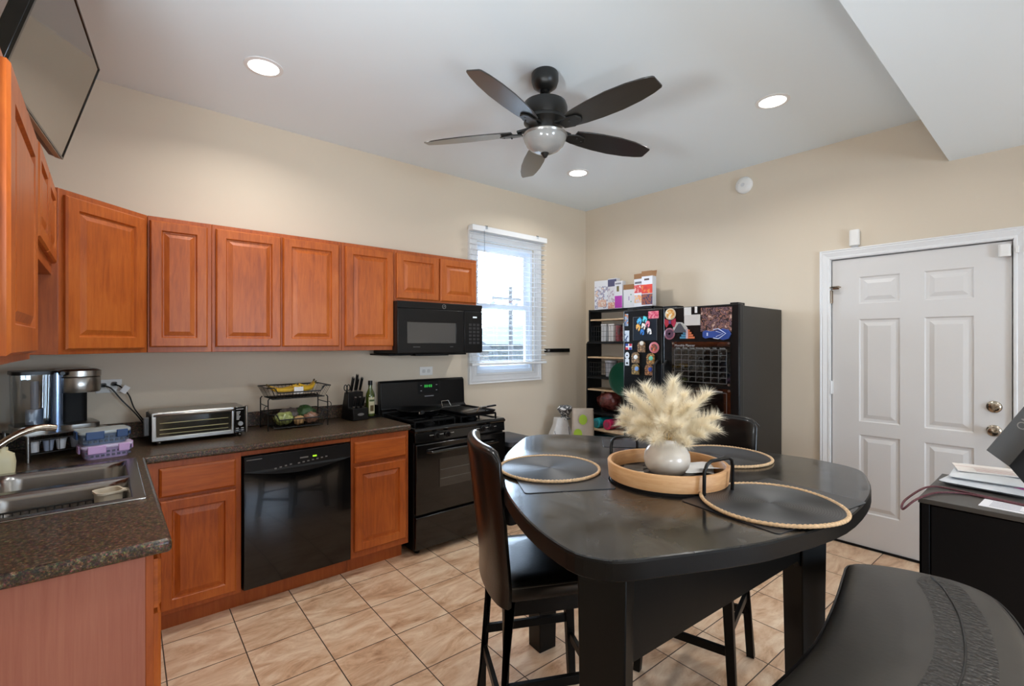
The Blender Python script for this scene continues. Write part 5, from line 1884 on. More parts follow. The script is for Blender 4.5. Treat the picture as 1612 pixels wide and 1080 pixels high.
MF = Matrix(((0, 0, -1, FXF - .0005), (-1, 0, 0, 0), (0, 1, 0, 0), (0, 0, 0, 1)))   # (u, v, n): u to the right as seen, v up, n out of the door
def mag(name, yc, zc, label, cat='magnet', group='fridge magnets'):
    o = thing(name, label, cat, (FXF - .0005, yc, zc), 0, group)
    return o
def door_mb(yc, zc):
    b = MB(); b.X = Matrix(((0, 0, -1, 0), (-1, 0, 0, 0), (0, 1, 0, 0), (0, 0, 0, 1)))
    return b
def flat(name, y1, z1, y0, z0, m, label, cat='magnet', th=.003, group='fridge magnets', rot=0.0, parts=()):
    """flat rectangular thing on the fridge front; y1 > y0 (y1 is left as seen)"""
    yc, zc, w, h = (y0 + y1) / 2, (z0 + z1) / 2, abs(y1 - y0), abs(z1 - z0)
    b = door_mb(yc, zc)
    b.X = b.X @ Matrix.Rotation(rot, 4, 'Z')
    b.box(-w / 2, w / 2, -h / 2, h / 2, 0, th)
    o = b.build(name, m, None, loc=(FXF - .0005, yc, zc), bev=.0008)
    tag(o, label, cat, group)
    return o
def disc(name, yc, zc, r, m, label, th=.005, inner=None, cat='magnet'):
    b = door_mb(yc, zc)
    b.lathe([(r, 0), (r, th * .7), (r * .94, th), (.001, th)], n=28)
    o = b.build(name, m, None, loc=(FXF - .0005, yc, zc))
    tag(o, label, cat, 'fridge magnets')
    if inner:
        for fr, mm, pn in inner:
            b = door_mb(yc, zc)
            b.lathe([(r * fr, th * .9), (r * fr * .95, th * 1.2), (.001, th * 1.2)], n=24)
            b.build(pn, mm, o)
    return o
flat('pink_card', 2.285, 1.771, 2.189, 1.710, blotch('pink_print', [(206, 60, 96), (226, 110, 130), (232, 150, 160)], 60), 'pink rectangular magnet at the top right of the freezer door')
o = flat('poster', 2.435, 1.727, 2.207, 1.53, mat('dark_blue_poster', (22, 34, 46), .3), 'dark poster with colourful cut-out magnets on the freezer door', 'poster', .0015, 'fridge papers')
b = door_mb(0, 0)
for a in ((-.116, -.114, -.1, .1), (.114, .116, -.1, .1), (-.116, .116, .098, .1)):
    b.box(a[0], a[1], a[2], a[3], .0015, .0025)
b.build('poster_edge', colour('poster_edge', (120, 124, 126), .4), o)
flat('photo_strip', 2.522, 1.76, 2.487, 1.655, blotch('strip_print', [(196, 120, 70), (150, 170, 190), (90, 110, 150)], 40), 'narrow picture strip at the top left edge of the freezer door', 'picture', .002, 'fridge papers')
flat('paper_strip', 2.522, 1.615, 2.476, 1.52, blotch('strip_print2', [(206, 214, 222), (190, 202, 216), (60, 80, 120)], 40), 'pale paper strip on the left edge of the freezer door', 'paper', .002, 'fridge papers')
# colourful patches on the poster: generic pieces
random.seed(5)
PATCH = [((60, 150, 196), 'blue'), ((228, 110, 130), 'pink'), ((30, 100, 170), 'deep blue'), ((232, 216, 190), 'cream'), ((206, 150, 70), 'amber'), ((70, 180, 190), 'teal'), ((214, 206, 198), 'pale grey')]
spots = [(2.372, 1.690, 'at the upper left of the poster'), (2.292, 1.668, 'at the upper right of the poster'), (2.345, 1.600, 'at the lower left of the poster'), (2.332, 1.648, 'in the middle of the poster'),
         (2.385, 1.640, 'on the left side of the poster'), (2.318, 1.705, 'at the top middle of the poster'), (2.275, 1.605, 'at the lower right of the poster')]
for (c, nm), (y, z, wh) in zip(PATCH, spots):
    b = door_mb(0, 0)
    n = 9
    P = [((.018 + .009 * random.random()) * cos(2 * pi * i / n), (.024 + .010 * random.random()) * sin(2 * pi * i / n)) for i in range(n)]
    b.prism(P, .0018, .006)
    tag(b.build('cutout_magnet', blotch('patch_' + nm.replace(' ', '_'), [c, tuple(min(255, int(v * 1.25) + 12) for v in c), (30, 34, 48)], 55), None, loc=(FXF - .0005, y, z), tri=True), 'small %s cut-out magnet %s' % (nm, wh), 'magnet', 'fridge magnets')
HC = [(2.350, 1.476, 'brown house magnet with a pale gable below the poster'), (2.410, 1.384, 'tan house magnet with a white flower, left of centre'), (2.262, 1.378, 'ochre house magnet with a green front'),
      (2.410, 1.286, 'yellowish house magnet with a blue flower at the lower left'), (2.278, 1.286, 'brown house magnet with a blue corner at the lower right')]
CC = [(150, 112, 72), (158, 124, 84), (176, 126, 62), (152, 124, 66), (160, 108, 62)]
AC = [(228, 220, 206), (236, 236, 232), (110, 190, 160), (120, 160, 216), (40, 70, 150)]
for (y, z, lb), c, a in zip(HC, CC, AC):
    o = thing('house_magnet', lb, 'magnet', (FXF - .0005, y, z), 0, 'fridge magnets')
    b = door_mb(0, 0); b.prism([(-.036, -.044), (.034, -.046), (.036, .026), (.018, .046), (-.020, .044), (-.038, .022)], 0, .010)
    b.build('plaque', blotch('house_%d' % c[1] + str(c[2]), [c, tuple(int(v * .55) for v in c), tuple(min(255, int(v * 1.2)) for v in c)], 70), o, tri=True)
    b = door_mb(0, 0); b.lathe([(.019, .010), (.018, .015), (.001, .017)], ((.016 if z < 1.35 else .006), (.004 if z < 1.4 else .030), 0), n=12)
    b.build('blossom', mat('accent_%d%d' % (a[0], a[2]), a, .5), o)
o = disc('round_plate', 2.231, 1.470, .046, mat('plate_pink', (196, 112, 120), .3), 'round pink-rimmed plate magnet right of the brown house', inner=[(.70, blotch('plate_inner', [(60, 80, 60), (160, 60, 50), (210, 120, 70)], 60), 'plate_picture')])
o = thing('flag_magnet', 'small red, white and blue flag magnet on the freezer door edge', 'magnet', (FXF - .0005, 2.480, 1.476), 0, 'fridge magnets')
b = door_mb(0, 0); b.box(-.032, .032, -.026, .026, 0, .004)
b.build('white_cross', M['white'], o)
for sx, sz, c in ((-1, 1, (34, 70, 160)), (1, 1, (200, 44, 60)), (-1, -1, (200, 44, 60)), (1, -1, (34, 70, 160))):
    b = door_mb(0, 0); b.box(sx * .032 if sx < 0 else .006, -.006 if sx < 0 else .032, .006 if sz > 0 else -.026, .026 if sz > 0 else -.006, .004, .0055)
    b.build('flag_quarter', colour('flag_%d' % c[0], c, .4), o)
b = door_mb(0, 0)
b.prism([(.022 * cos(i * pi / 10), .030 * sin(i * pi / 10) + .028) for i in range(20)], 0, .004); b.box(-.020, .020, -.058, -.002, 0, .004)
o = tag(b.build('white_tag_magnet', mat('pale_tag', (214, 220, 226), .4), None, loc=(FXF - .0005, 2.497, 1.372)), 'white paddle-shaped magnet at the left edge of the freezer door', 'magnet', 'fridge magnets')
b = door_mb(0, 0); b.box(-.010, .010, -.046, -.030, .004, .005); b.box(-.008, .008, .024, .034, .004, .005)
b.build('tag_print', colour('black_print', (24, 24, 26), .5), o)
# fridge door
o = disc('round_ornament', 2.083, 1.738, .047, mat('cream_rim', (206, 190, 160), .35), 'round golden magnet above a red bow at the top left of the fridge door', inner=[(.82, blotch('gold_inner', [(206, 140, 60), (232, 190, 120), (240, 232, 214)], 45), 'golden_picture')])
o = thing('red_bow', 'red and purple bow hanging below the round golden magnet', 'bow', (FXF - .0005, 2.083, 1.672), 0, 'fridge magnets')
for s, c in ((-1, (176, 34, 52)), (1, (170, 36, 66))):
    b = door_mb(0, 0); b.prism([(0, .008), (s * .046, .030), (s * .050, -.006), (s * .034, -.040), (s * .006, -.008)], 0, .008)
    b.build('bow_loop', colour('bow_%d' % c[2], c, .5), o)
b = door_mb(0, 0); b.box(-.010, .010, -.012, .014, 0, .012)
b.build('bow_knot', colour('bow_purple', (92, 60, 112), .5), o)
o = disc('donut_magnet', 2.090, 1.582, .047, mat('mauve_rim', (150, 92, 108), .35), 'round mauve plate magnet with dark centre on the fridge door', inner=[(.78, mat('dark_mauve', (84, 54, 74), .4), 'dark_ring'), (.22, mat('dark_centre', (30, 26, 34), .4), 'dark_centre')])
o = thing('pyramid_magnet', 'grey pyramid magnet on a pale torn card', 'magnet', (FXF - .0005, 2.0, 1.630), 0, 'fridge magnets')
b = door_mb(0, 0); b.prism([(-.072, -.036), (-.04, .044), (.02, .038), (.062, .0), (.064, -.04), (.03, -.022)], 0, .002)
b.build('pale_card', colour('pale_card', (200, 200, 196), .6), o, tri=True)
b = door_mb(0, 0); b.prism([(-.056, -.04), (-.008, .032), (.008, .032), (.058, -.04)], .002, .010)
b.build('pyramid', colour('pyramid_grey', (74, 70, 76), .6), o)
o = thing('stripe_pyramid_magnet', 'small striped blue and orange pyramid magnet above the planner', 'magnet', (FXF - .0005, 1.938, 1.577), 0, 'fridge magnets')
for s, c in ((-1, (70, 130, 160)), (1, (206, 110, 66))):
    b = door_mb(0, 0)
    for k in range(4):
        z0 = -.035 + k * .018; w0 = .060 - k * .013
        b.box(min(s * .008, s * w0), max(s * .008, s * w0), z0, z0 + .015, 0, .006)
    b.build('stepped_side', colour('step_%d' % c[0], c, .5), o)
b = door_mb(0, 0); b.box(-.008, .008, -.035, .040, 0, .008)
b.build('stair', colour('stair_pale', (196, 170, 176), .5), o)
flat('note_paper', 1.965, 1.784, 1.905, 1.716, mat('note_white', (214, 212, 208), .6), 'small white note stuck above the notepad on the fridge door', 'paper', .002, 'fridge papers')
o = flat('notepad', 1.959, 1.725, 1.832, 1.643, mat('notepad_white', (204, 198, 192), .6), 'white folded notepad in the middle top of the fridge door', 'paper', .010, 'fridge papers')
flat('white_clip', 1.872, 1.785, 1.856, 1.738, M['plasticw'], 'white magnetic clip above the notepad', 'clip', .010, 'fridge magnets')
flat('photograph', 1.829, 1.772, 1.593, 1.590, blotch('crowd_photo', [(60, 46, 52), (120, 96, 104), (34, 28, 32), (150, 110, 96), (90, 70, 84), (200, 170, 150)], 30, .3), 'dark group photograph at the top right of the fridge door', 'photograph', .001, 'fridge papers', rot=-.02)
o = thing('blue_slipper_magnet', 'large blue flip-flop shaped magnet below the photograph', 'magnet', (FXF - .0015, 1.703, 1.573), 0, 'fridge magnets')
b = door_mb(0, 0)
P = [(-.105, .018), (-.085, .030), (-.05, .022), (0, .026), (.05, .040), (.090, .030), (.108, 0), (.090, -.034), (.05, -.044), (0, -.030), (-.05, -.026), (-.085, -.032), (-.105, -.018)]
b.prism([(x, y) for x, y in P][::-1], 0, .012)
b.build('sole', colour('slipper_blue', (48, 76, 150), .4), o, tri=True, bev=.002)
b = door_mb(0, 0)
b.tube([(-.02, .034, .013), (.02, .040, .018), (.075, .004, .018), (.02, -.034, .018), (-.02, -.028, .013)], .0035, 6)
b.tube([(.0, .022, .013), (.055, .003, .016), (.0, -.018, .013)], .0025, 6)
b.box(-.072, -.062, -.012, .012, .012, .013)
b.build('straps', colour('slipper_strap', (196, 206, 232), .4), o)
# acrylic planners
def planner(y1, z1, y0, z0, label, cols, rows, title):
    yc, zc, w, h = (y0 + y1) / 2, (z0 + z1) / 2, y1 - y0, z1 - z0
    o = thing('acrylic_planner', label, 'planner', (FXF - .0005, yc, zc), 0, 'clear planners on the fridge')
    b = door_mb(0, 0); b.box(-w / 2, w / 2, -h / 2, h / 2, .003, .0055)
    b.build('acrylic_sheet', M['acrylic'], o, smooth=False)
    b = door_mb(0, 0)
    gx0, gx1, gz1, gz0 = -w / 2 + .024, w / 2 - .028, h / 2 - (.058 if title else .030), -h / 2 + .018
    lw = .0012
    for k in range(cols + 1):
        x = gx0 + (gx1 - gx0) * k / cols
        b.box(x - lw, x + lw, gz0, gz1, .0056, .0062)
    for k in range(rows + 1):
        z = gz0 + (gz1 - gz0) * k / rows
        b.box(gx0, gx1, z - lw, z + lw, .0056, .0062)
    if title:
        for k in range(cols):
            for r in range(rows):
                x = gx0 + (gx1 - gx0) * k / cols; z = gz1 - (gz1 - gz0) * r / rows
                b.box(x + .006, x + .014, z - .012, z - .010, .0056, .006); b.box(x + .013, x + .0145, z - .012, z - .004, .0056, .006)
    b.build('grid_lines', colour('planner_white', (112, 112, 110), .5), o)
    if title:
        mp = lambda x, y, z: (-(z + .0056), -x, y)
        def place(txt, size, x, zz, al='LEFT'):
            text_mesh(txt, size, 'lettering', colour('planner_text', (176, 176, 174), .5), o, lambda a, c, d: (-(d + .0058), -(a + x), c + zz), .0003, al)
        place('Monthly Planner', .026, gx0, h / 2 - .036)
        for k, dn in enumerate(('Sunday', 'Monday', 'Tuesday', 'Wednesday', 'Thursday', 'Friday', 'Saturday')):
            place(dn, .0125, gx0 + (gx1 - gx0) * (k + .5) / 7, gz1 + .006, 'CENTER')
    else:
        b = door_mb(0, 0); b.box(gx0 + (gx1 - gx0) * .55, gx1 - .03, gz1 + .006, gz1 + .011, .0056, .006)
        b.build('heading_line', colour('planner_text', (176, 176, 174), .5), o)
    b = door_mb(0, 0)
    for sx in (-1, 1):
        for sz in (-1, 1):
            b.cyl((sx * (w / 2 - .012), sz * (h / 2 - .012), 0), (sx * (w / 2 - .012), sz * (h / 2 - .012), .010), .008, n=14)
    b.build('standoff', M['steel'], o)
planner(2.068, 1.517, 1.600, 1.192, 'clear acrylic monthly calendar grid on the fridge door', 7, 6, True)
planner(2.068, 1.172, 1.600, .960, 'clear acrylic two-column board just below the monthly calendar', 2, 1, False)

# small black speaker box on top of the fridge
b = MB(); b.box(-.05, .05, -.085, .075, 0, .060)
tag(b.build('black_box', M['blackmatte'], None, loc=(4.02, 2.42, 1.790), bev=.004), 'low black box on the fridge top behind the red cereal carton', 'box')

# ------------------------------------------------------------------ kitchen rack beside the fridge
RY0, RY1 = 2.62, 3.44
XW = XB - .006
t = thing('shelf_rack', 'tall black storage rack with light wood shelves between corner and fridge', 'shelf', (4.10, 3.03, 0))
for y in (RY0, RY1 - .020):
    b = MB(); b.prism([(XW, 0), (3.72, 0), (3.72, .42), (3.90, .72), (3.985, .80), (3.985, 1.50), (4.025, 1.53), (4.025, 1.868), (XW, 1.868)], y, y + .020, axis='y')
    b.V = [(v[0], v[1], v[2]) for v in b.V]
    o = b.build('side_panel', M['shelf'], t, world=True, tri=True)
for z, x in ((1.845, 4.015), (1.500, 3.975), (1.128, 3.975), (.760, 3.90), (.20, 3.73)):
    b = MB(); b.box(x, XW, RY0 + .02, RY1 - .02, z, z + .020)
    b.build('black_shelf', M['shelf'], t, world=True, bev=.002)
for z, x in ((1.748, 4.03), (1.345, 3.985), (.998, 3.985), (.610, 3.82)):
    b = MB(); b.box(x, XW, RY0 + .02, RY1 - .02, z, z + .016)
    plabel(b.build('wood_shelf', M['lightwood'], t, world=True, bev=.002), 'light wood shelf board')
def wire_box(z, x0, h, label):
    b = MB()
    ya, yb = RY0 + .04, RY1 - .035
    for q in (z + .004, z + h * .33, z + h * .66, z + h):
        b.tube([(x0, ya, q), (XW - .02, ya, q), (XW - .02, yb, q), (x0, yb, q)], .0025 if q > z + h * .9 else .0015, 5, True)
    for k in range(24):
        y = ya + (yb - ya) * k / 23
        b.tube([(x0, y, z + h), (x0, y, z + .004), (XW - .02, y, z + .004)], .0014, 4)
    tag(b.build('wire_bin', M['wire'], None, loc=(4.1, 3.03, z), world=True), label, 'basket', 'wire bins on the rack')
wire_box(1.521, 4.035, .17, 'black wire bin with white cartons on the upper rack shelf')
wire_box(1.149, 3.99, .15, 'black wire bin with canisters on the middle rack shelf')
def carton(name, label, x, y, z, w, d, h, m, rz=0.0, cat='box', group=None):
    b = MB(); b.box(-d / 2, d / 2, -w / 2, w / 2, 0, h)
    return tag(b.build(name, m, None, loc=(x, y, z), rz=rz, bev=.001), label, cat, group)
for k, (y, m, lb) in enumerate(((3.255, colour('carton_white', (206, 208, 212), .5), 'leftmost white carton in the upper wire bin'), (3.155, colour('carton_white2', (216, 212, 210), .5), 'second white carton in the upper wire bin'),
                                (3.075, blotch('carton_red', [(170, 120, 116), (150, 60, 66), (110, 84, 84)], 30), 'reddish patterned carton in the upper wire bin'), (2.945, colour('carton_white3', (222, 224, 226), .5), 'wide white carton in the upper wire bin, beside the fridge'))):
    carton('carton', lb, 4.11, y, 1.5255, (.07, .075, .045, .12)[k], .12, .185 if k != 2 else .165, m, group='cartons in the upper wire bin')
def canister(y, z, r, h, m, lidm, label):
    o = thing('canister', label, 'canister', (4.085, y, z), 0, 'canisters on the rack')
    b = MB(); b.lathe([(r * .86, 0), (r, h * .9)], n=24); b.build('body', m, o)
    b = MB(); b.lathe([(r * 1.05, h * .9), (r * 1.05, h), (.001, h)], n=24); b.build('lid', lidm, o)
canister(3.185, 1.1535, .062, .17, colour('canister_grey', (176, 178, 186), .45), colour('canister_lid', (200, 200, 204), .4), 'pale grey tub in the middle wire bin')
canister(3.03, 1.1535, .045, .165, blotch('jar_print', [(180, 120, 84), (206, 190, 170), (110, 70, 60)], 30), colour('jar_red', (120, 60, 50), .4), 'patterned jar in the middle wire bin')
canister(2.92, 1.1535, .045, .16, colour('jar_dark', (56, 64, 72), .35), M['blacksatin'], 'dark jar in the middle wire bin beside the fridge')
lump('dark red bag of snacks on the lower rack shelf', 'snack bag', 'snack_bag', (4.05, 3.17, .781), .105, mat('snack_bag', (96, 44, 40), .25, noise=.55, nscale=22, coat=.5), 8, sc=(.8, 1.35, 1.0))
for y, c, lb in ((3.20, (28, 150, 160), 'teal wrapped roll on the lowest wood shelf'), (3.06, (196, 40, 90), 'pink wrapped roll on the lowest wood shelf')):
    o = thing('wrapped_roll', lb, 'roll', (3.93, y, .6265 + .052), 0, 'rolls on the lowest wood shelf')
    b = MB(); b.cyl((-.07, 0, 0), (.16, 0, 0), .052, n=24); b.build('roll', mat('roll_%d' % c[0], c, .4, noise=.25, nscale=30), o, bev=.006)
    b = MB(); b.cyl((-.075, 0, 0), (-.069, 0, 0), .028, n=20); b.build('core', mat('roll_core_%d' % c[0], tuple(int(v * .6 + 40) for v in c), .4), o)
carton('teal_box', 'teal carton with a pale square label on the bottom rack shelf', 3.93, 3.17, .2205, .22, .18, .32, colour('teal_carton', (18, 96, 112), .4))
b = MB(); b.box(-.004, 0, -.035, .035, -.03, .03)
tag(b.build('square_label', colour('label_tan', (186, 160, 110), .5), None, loc=(3.8395, 3.16, .49)), 'pale tan square label on the teal carton', 'label')
b = MB()
b.lathe([(.001, 0), (.150, 0), (.168, .010), (.172, .018), (.168, .020), (.150, .012), (.001, .010)], n=48, caps=False)
b.X = None
b.V = [(v[0] * .0 - v[2], v[1], v[0]) for v in b.V]
o = tag(b.build('green_tray', colour('dark_green_plastic', (10, 70, 52), .3), None, loc=(3.955, 2.915, 1.147)), 'round dark green tray standing upright between rack and fridge', 'tray')
o.rotation_euler = (0, .0, .10)

# cartons on top of the rack
def cereal(name, label, x, y, w, d, h, front, side, rz, open_top=None):
    o = thing(name, label, 'box', (x, y, 1.866), rz, 'food boxes on top of the rack')
    b = MB(); b.box(-d / 2, d / 2, -w / 2, w / 2, 0, h)
    b.build('carton', side, o, bev=.001)
    if front:
        for kk, (za, zb, ya, yb, m) in enumerate(front):
            b = MB(); b.box(-d / 2 - .0012 - .0008 * kk, -d / 2, -w / 2 + ya * w, -w / 2 + yb * w, za * h, zb * h)
            b.build('printed_panel', m, o)
    if open_top:
        b = MB()
        for s in open_top:
            b.add([(-d / 2, -w / 2, h), (-d / 2, w / 2, h), (-d / 2 - .02 * s, w / 2, h + .05), (-d / 2 - .02 * s, -w / 2, h + .05)], [(0, 1, 2, 3)])
            b.add([(d / 2, -w / 2, h), (d / 2, w / 2, h), (d / 2 + .015, w / 2, h + .06), (d / 2 + .015, -w / 2, h + .06)], [(0, 1, 2, 3)])
        q = b.build('flap', M['brownboard'], o, smooth=False)
        sm = q.modifiers.new('thickness', 'SOLIDIFY'); sm.thickness = .002
    return o
CW = colour('carton_offwhite', (222, 224, 230), .5)
P1 = blotch('cereal_print', [(214, 220, 230), (226, 226, 230), (150, 150, 176), (226, 200, 180)], 26)
P2 = blotch('cereal_print2', [(222, 224, 230), (216, 216, 224), (180, 160, 180)], 40)
cereal('cereal_box', 'large white cereal box with blue print at the left end of the rack top', 4.10, 3.305, .175, .06, .315, [(.05, .80, .04, .96, P1), (.10, .34, .15, .75, blotch('bowl_print', [(222, 190, 170), (206, 160, 140), (226, 214, 204)], 50))], CW, .12)
cereal('cereal_box', 'white cereal box with a purple top band, second from the left on the rack top', 4.105, 3.16, .115, .06, .325, [(.06, .70, .05, .95, P2), (.74, .97, .02, .98, mat('navy_band', (84, 84, 116), .5)), (.02, .22, .10, .95, blotch('bowl_print2', [(222, 176, 150), (206, 140, 120), (226, 206, 190)], 50))], CW, .0)
cereal('carton', 'narrow box with white upper and magenta lower half on the rack top', 4.06, 3.045, .095, .06, .282, [(.02, .46, .02, .98, mat('magenta_band', (176, 60, 170), .5)), (.62, .82, .42, .72, colour('olive_seed', (116, 106, 70), .5)), (.88, .94, .15, .9, colour('print_grey', (140, 140, 150), .5))], CW, .0)
cereal('open_carton', 'plain white carton with its brown lid standing open on the rack top', 4.07, 2.915, .135, .075, .185, [(.40, .62, .5, .58, colour('print_lilac', (176, 160, 196), .5)), (.30, .36, .32, .40, colour('print_green', (110, 160, 140), .5)), (.68, .74, .32, .40, colour('print_green', (110, 160, 140), .5))], CW, .10, open_top=(0,))
RP = blotch('red_print', [(226, 110, 100), (206, 40, 50), (236, 190, 180)], 30)
cereal('oatmeal_box', 'white and red box with orange bowl picture right of the open carton', 4.03, 2.775, .115, .06, .275, [(.50, .78, .0, 1., RP), (.14, .42, .05, .95, blotch('peach_print', [(196, 196, 226), (230, 190, 140), (226, 150, 100)], 40)), (.83, .90, .2, .9, colour('print_grey2', (110, 106, 116), .5))], CW, -.08, open_top=(0,))
cereal('cracker_box', 'tall red and brown box with open flap at the right end of the rack top', 3.99, 2.655, .115, .07, .285, [(.42, .72, .0, 1., blotch('orange_print', [(196, 50, 40), (214, 60, 40), (220, 130, 60)], 22)), (.04, .40, .0, 1., blotch('navy_print', [(50, 40, 76), (150, 80, 50), (70, 50, 80)], 34)), (.86, .92, .3, .75, colour('print_brown', (90, 70, 66), .5))], CW, .06, open_top=(0,))

# shopping bags on the floor by the rack
def tote(name, label, loc, w, d, h, m, rz, seed, top=.6):
    o = thing(name, label, 'bag', loc, rz)
    random.seed(seed)
    b = MB()
    rings = []
    for k in range(11):
        q = k / 10
        s = 1 - (1 - top) * q ** 2.2 if top > .6 else max(.2, (1 - q ** 3.2)) ** .6 * (1 - .10 * q)
        R = rrect(0, 0, w * s, d * (1 - .55 * q), .03 * s, h * q, 5)
        rings.append([(x * (1 + .04 * sin(9 * x / w + 5 * q + seed)), y * (1 + .10 * sin(12 * x / w + 4 * q + seed * 2)), z) for x, y, z in R])
    b.loft(rings)
    b.build('bag_body', m, o, ang=70)
    return o
o = tote('white_bag', 'white drawstring bag with thin black drawings on the floor by the corner', (3.56, 3.42, 0), .34, .22, .74, mat('white_cloth', (216, 214, 212), .8, noise=.05, nscale=20), -.4, 2, .35)
b = MB(); b.lathe([(.06, .725), (.035, .755), (.060, .79), (.085, .83), (.06, .86), (.02, .84)], (.05, 0, 0), n=16); o2 = b.build('gathered_neck', blotch('neck_print', [(206, 206, 206), (60, 64, 70), (220, 220, 220)], 26), o)
b = MB()
for s in ((-.10, .45, .62), (.05, .42, .66), (.10, .50, .60)):
    b.tube([(s[0], -.098, s[1]), (s[0] + .015, -.092, (s[1] + s[2]) / 2), (s[0] + .005, -.080, s[2])], .003, 5)
b.tube([(.02 + .022 * cos(q * pi / 6), -.096, .56 + .018 * sin(q * pi / 6)) for q in range(12)], .003, 5, True)
b.build('line_drawing', colour('ink', (40, 40, 44), .6), o)
o = tote('leaf_bag', 'beige shopping bag with lime green leaf print leaning against the rack', (3.58, 3.14, 0), .24, .14, .86, mat('beige_bag', (186, 172, 158), .6, noise=.06, nscale=14), -.75, 5, .86)
b = MB()
for (x, z, r) in ((-.05, .62, .052), (.0, .76, .050), (-.08, .48, .055), (.03, .52, .04)):
    b.add([(x + r * .8 * cos(q * pi / 8), -.083 + .025 * z / .86, z + r * sin(q * pi / 8)) for q in range(16)], [tuple(range(16))])
b.build('leaf_print', colour('lime', (150, 180, 40), .5), o)

# low dark bin beside the stove
t = thing('trash_bin', 'low dark bin with flat grey lid between stove and table', 'bin', (2.66, 3.17, 0))
b = MB(); b.loft([rrect(0, 0, .26, .34, .03, 0), rrect(0, 0, .29, .38, .035, .66)])
b.build('bin_body', M['blackmatte'], t)
b = MB(); b.loft([rrect(0, 0, .30, .39, .035, .655), rrect(0, 0, .30, .39, .035, .69), rrect(0, 0, .27, .36, .03, .70)])
b.build('lid', colour('bin_lid_grey', (58, 60, 66), .4), t)

# ------------------------------------------------------------------ black cabinet by the door
CX0, CX1, CY0, CY1, CZ = 2.840, 3.450, -.60, .462, .800
t = thing('black_cabinet', 'low black cabinet with grey top in front of the white door', 'cabinet', (3.145, -.07, 0))
b = MB(); b.box(CX0 + .022, CX1, CY0 + .005, CY1 - .008, .02, CZ - .022)
b.build('body', M['darkcab'], t, world=True)
b = MB(); b.box(CX0, CX0 + .022, CY1 - .040, CY1 - .004, 0, CZ - .022); b.box(CX0, CX1, CY1 - .014, CY1 - .004, 0, CZ - .022)
b.build('side_panel', M['darkcab'], t, world=True, bev=.002)
for y0, y1 in ((-.06, CY1 - .044), (CY0 + .01, -.066)):
    b = MB(); b.box(CX0 + .004, CX0 + .022, y0, y1, .05, CZ - .028)
    b.build('cabinet_door', M['darkcab'], t, world=True, bev=.002)
b = MB(); b.box(CX0 - .006, CX1 + .004, CY0, CY1, CZ - .022, CZ)
b.build('cabinet_top', M['darkcabtop'], t, world=True, bev=.002)
# things on it
def pad(w, d, h, seed, bulge=.6):
    b = MB()
    f = lambda u, v, s: (-w / 2 + w * u, -d / 2 + d * v, s * (h / 2) * (1 - (abs(2 * u - 1)) ** 6) ** .5 * (1 - abs(2 * v - 1) ** 6) ** .5 * (1 + .15 * sin(7 * u + seed) * sin(6 * v + seed)) + h / 2)
    b.grid(lambda u, v: f(u, v, 1), 22, 22)
    b.grid(lambda u, v: f(u, v, -1), 22, 22)
    return b
o = tag(pad(.40, .31, .036, 2).build('poly_mailer', mat('mailer_white', (206, 208, 210), .3, bump=.3, bscale=25), None, loc=(3.36, .265, CZ), rz=-.12), 'white plastic mailer at the bottom of the stack on the black cabinet', 'parcel', 'mail on the black cabinet')
tag(pad(.37, .27, .030, 5).build('poly_mailer', mat('mailer_white2', (214, 216, 216), .3, bump=.3, bscale=25), None, loc=(3.385, .275, CZ + .030), rz=.03), 'crumpled white plastic mailer lying on top of the other one', 'parcel', 'mail on the black cabinet')
b = MB(); b.box(-.09, .09, -.125, .125, 0, .004)
tag(b.build('greeting_envelope', colour('navy_edge', (60, 62, 84), .5), None, loc=(3.40, .275, CZ + .0585), rz=.25), 'dark envelope under the pale receipts on the mail stack', 'envelope', 'mail on the black cabinet')
o = MB(); o.box(-.095, .085, -.12, .12, 0, .006)
o = tag(o.build('receipt_envelope', colour('cream_envelope', (226, 218, 210), .6), None, loc=(3.395, .285, CZ + .0627), rz=.25), 'cream envelope with faint print on top of the mail stack', 'envelope', 'mail on the black cabinet')
b = MB()
for k in range(4):
    b.box(-.08 + k * .02, -.074 + k * .02, -.09, .05, .006, .0065)
b.box(.010, .014, -.12, .12, .006, .0068)
b.build('print_lines', colour('pink_grey_print', (196, 160, 150), .6), o)
b = MB(); b.box(-.075, .075, -.10, .10, 0, .0015)
o = tag(b.build('printed_sheet', mat('sheet_white', (222, 220, 222), .6), None, loc=(2.965, .165, CZ), rz=-.06), 'white printed sheet lying near the cabinet front edge', 'paper')
b = MB()
for k in range(5):
    b.box(-.05 + k * .022, -.044 + k * .022, -.02 if k else -.06, .07, .0015, .002)
b.build('print_lines', colour('grey_print', (120, 120, 132), .6), o)
cord = spline([(3.03, .12, CZ + .006), (3.06, .25, CZ + .006), (3.09, .36, CZ + .006), (3.08, .440, CZ + .007), (2.98, .475, CZ + .004), (2.84, .512, CZ - .030), (2.775, .506, CZ - .052), (2.80, .470, CZ - .010), (2.875, .440, CZ + .006), (2.98, .408, CZ + .006), (3.045, .33, CZ + .006), (3.035, .22, CZ + .006), (3.02, .13, CZ + .006)], 6, False)
b = MB(); b.tube(cord, .0048, 7)
tag(b.build('lanyard', mat('maroon_cord', (86, 40, 46), .6, noise=.5, nscale=120), None, loc=(3.0, .35, CZ), world=True), 'maroon braided lanyard looping over the cabinet corner', 'lanyard')
t = thing('key_ring', 'bunch of keys with small tags at the end of the lanyard', 'keys', (3.03, .09, CZ))
b = MB(); b.tube([(.018 * cos(q * pi / 8), .018 * sin(q * pi / 8), .004) for q in range(16)], .0018, 6, True); b.build('ring', M['steel'], t)
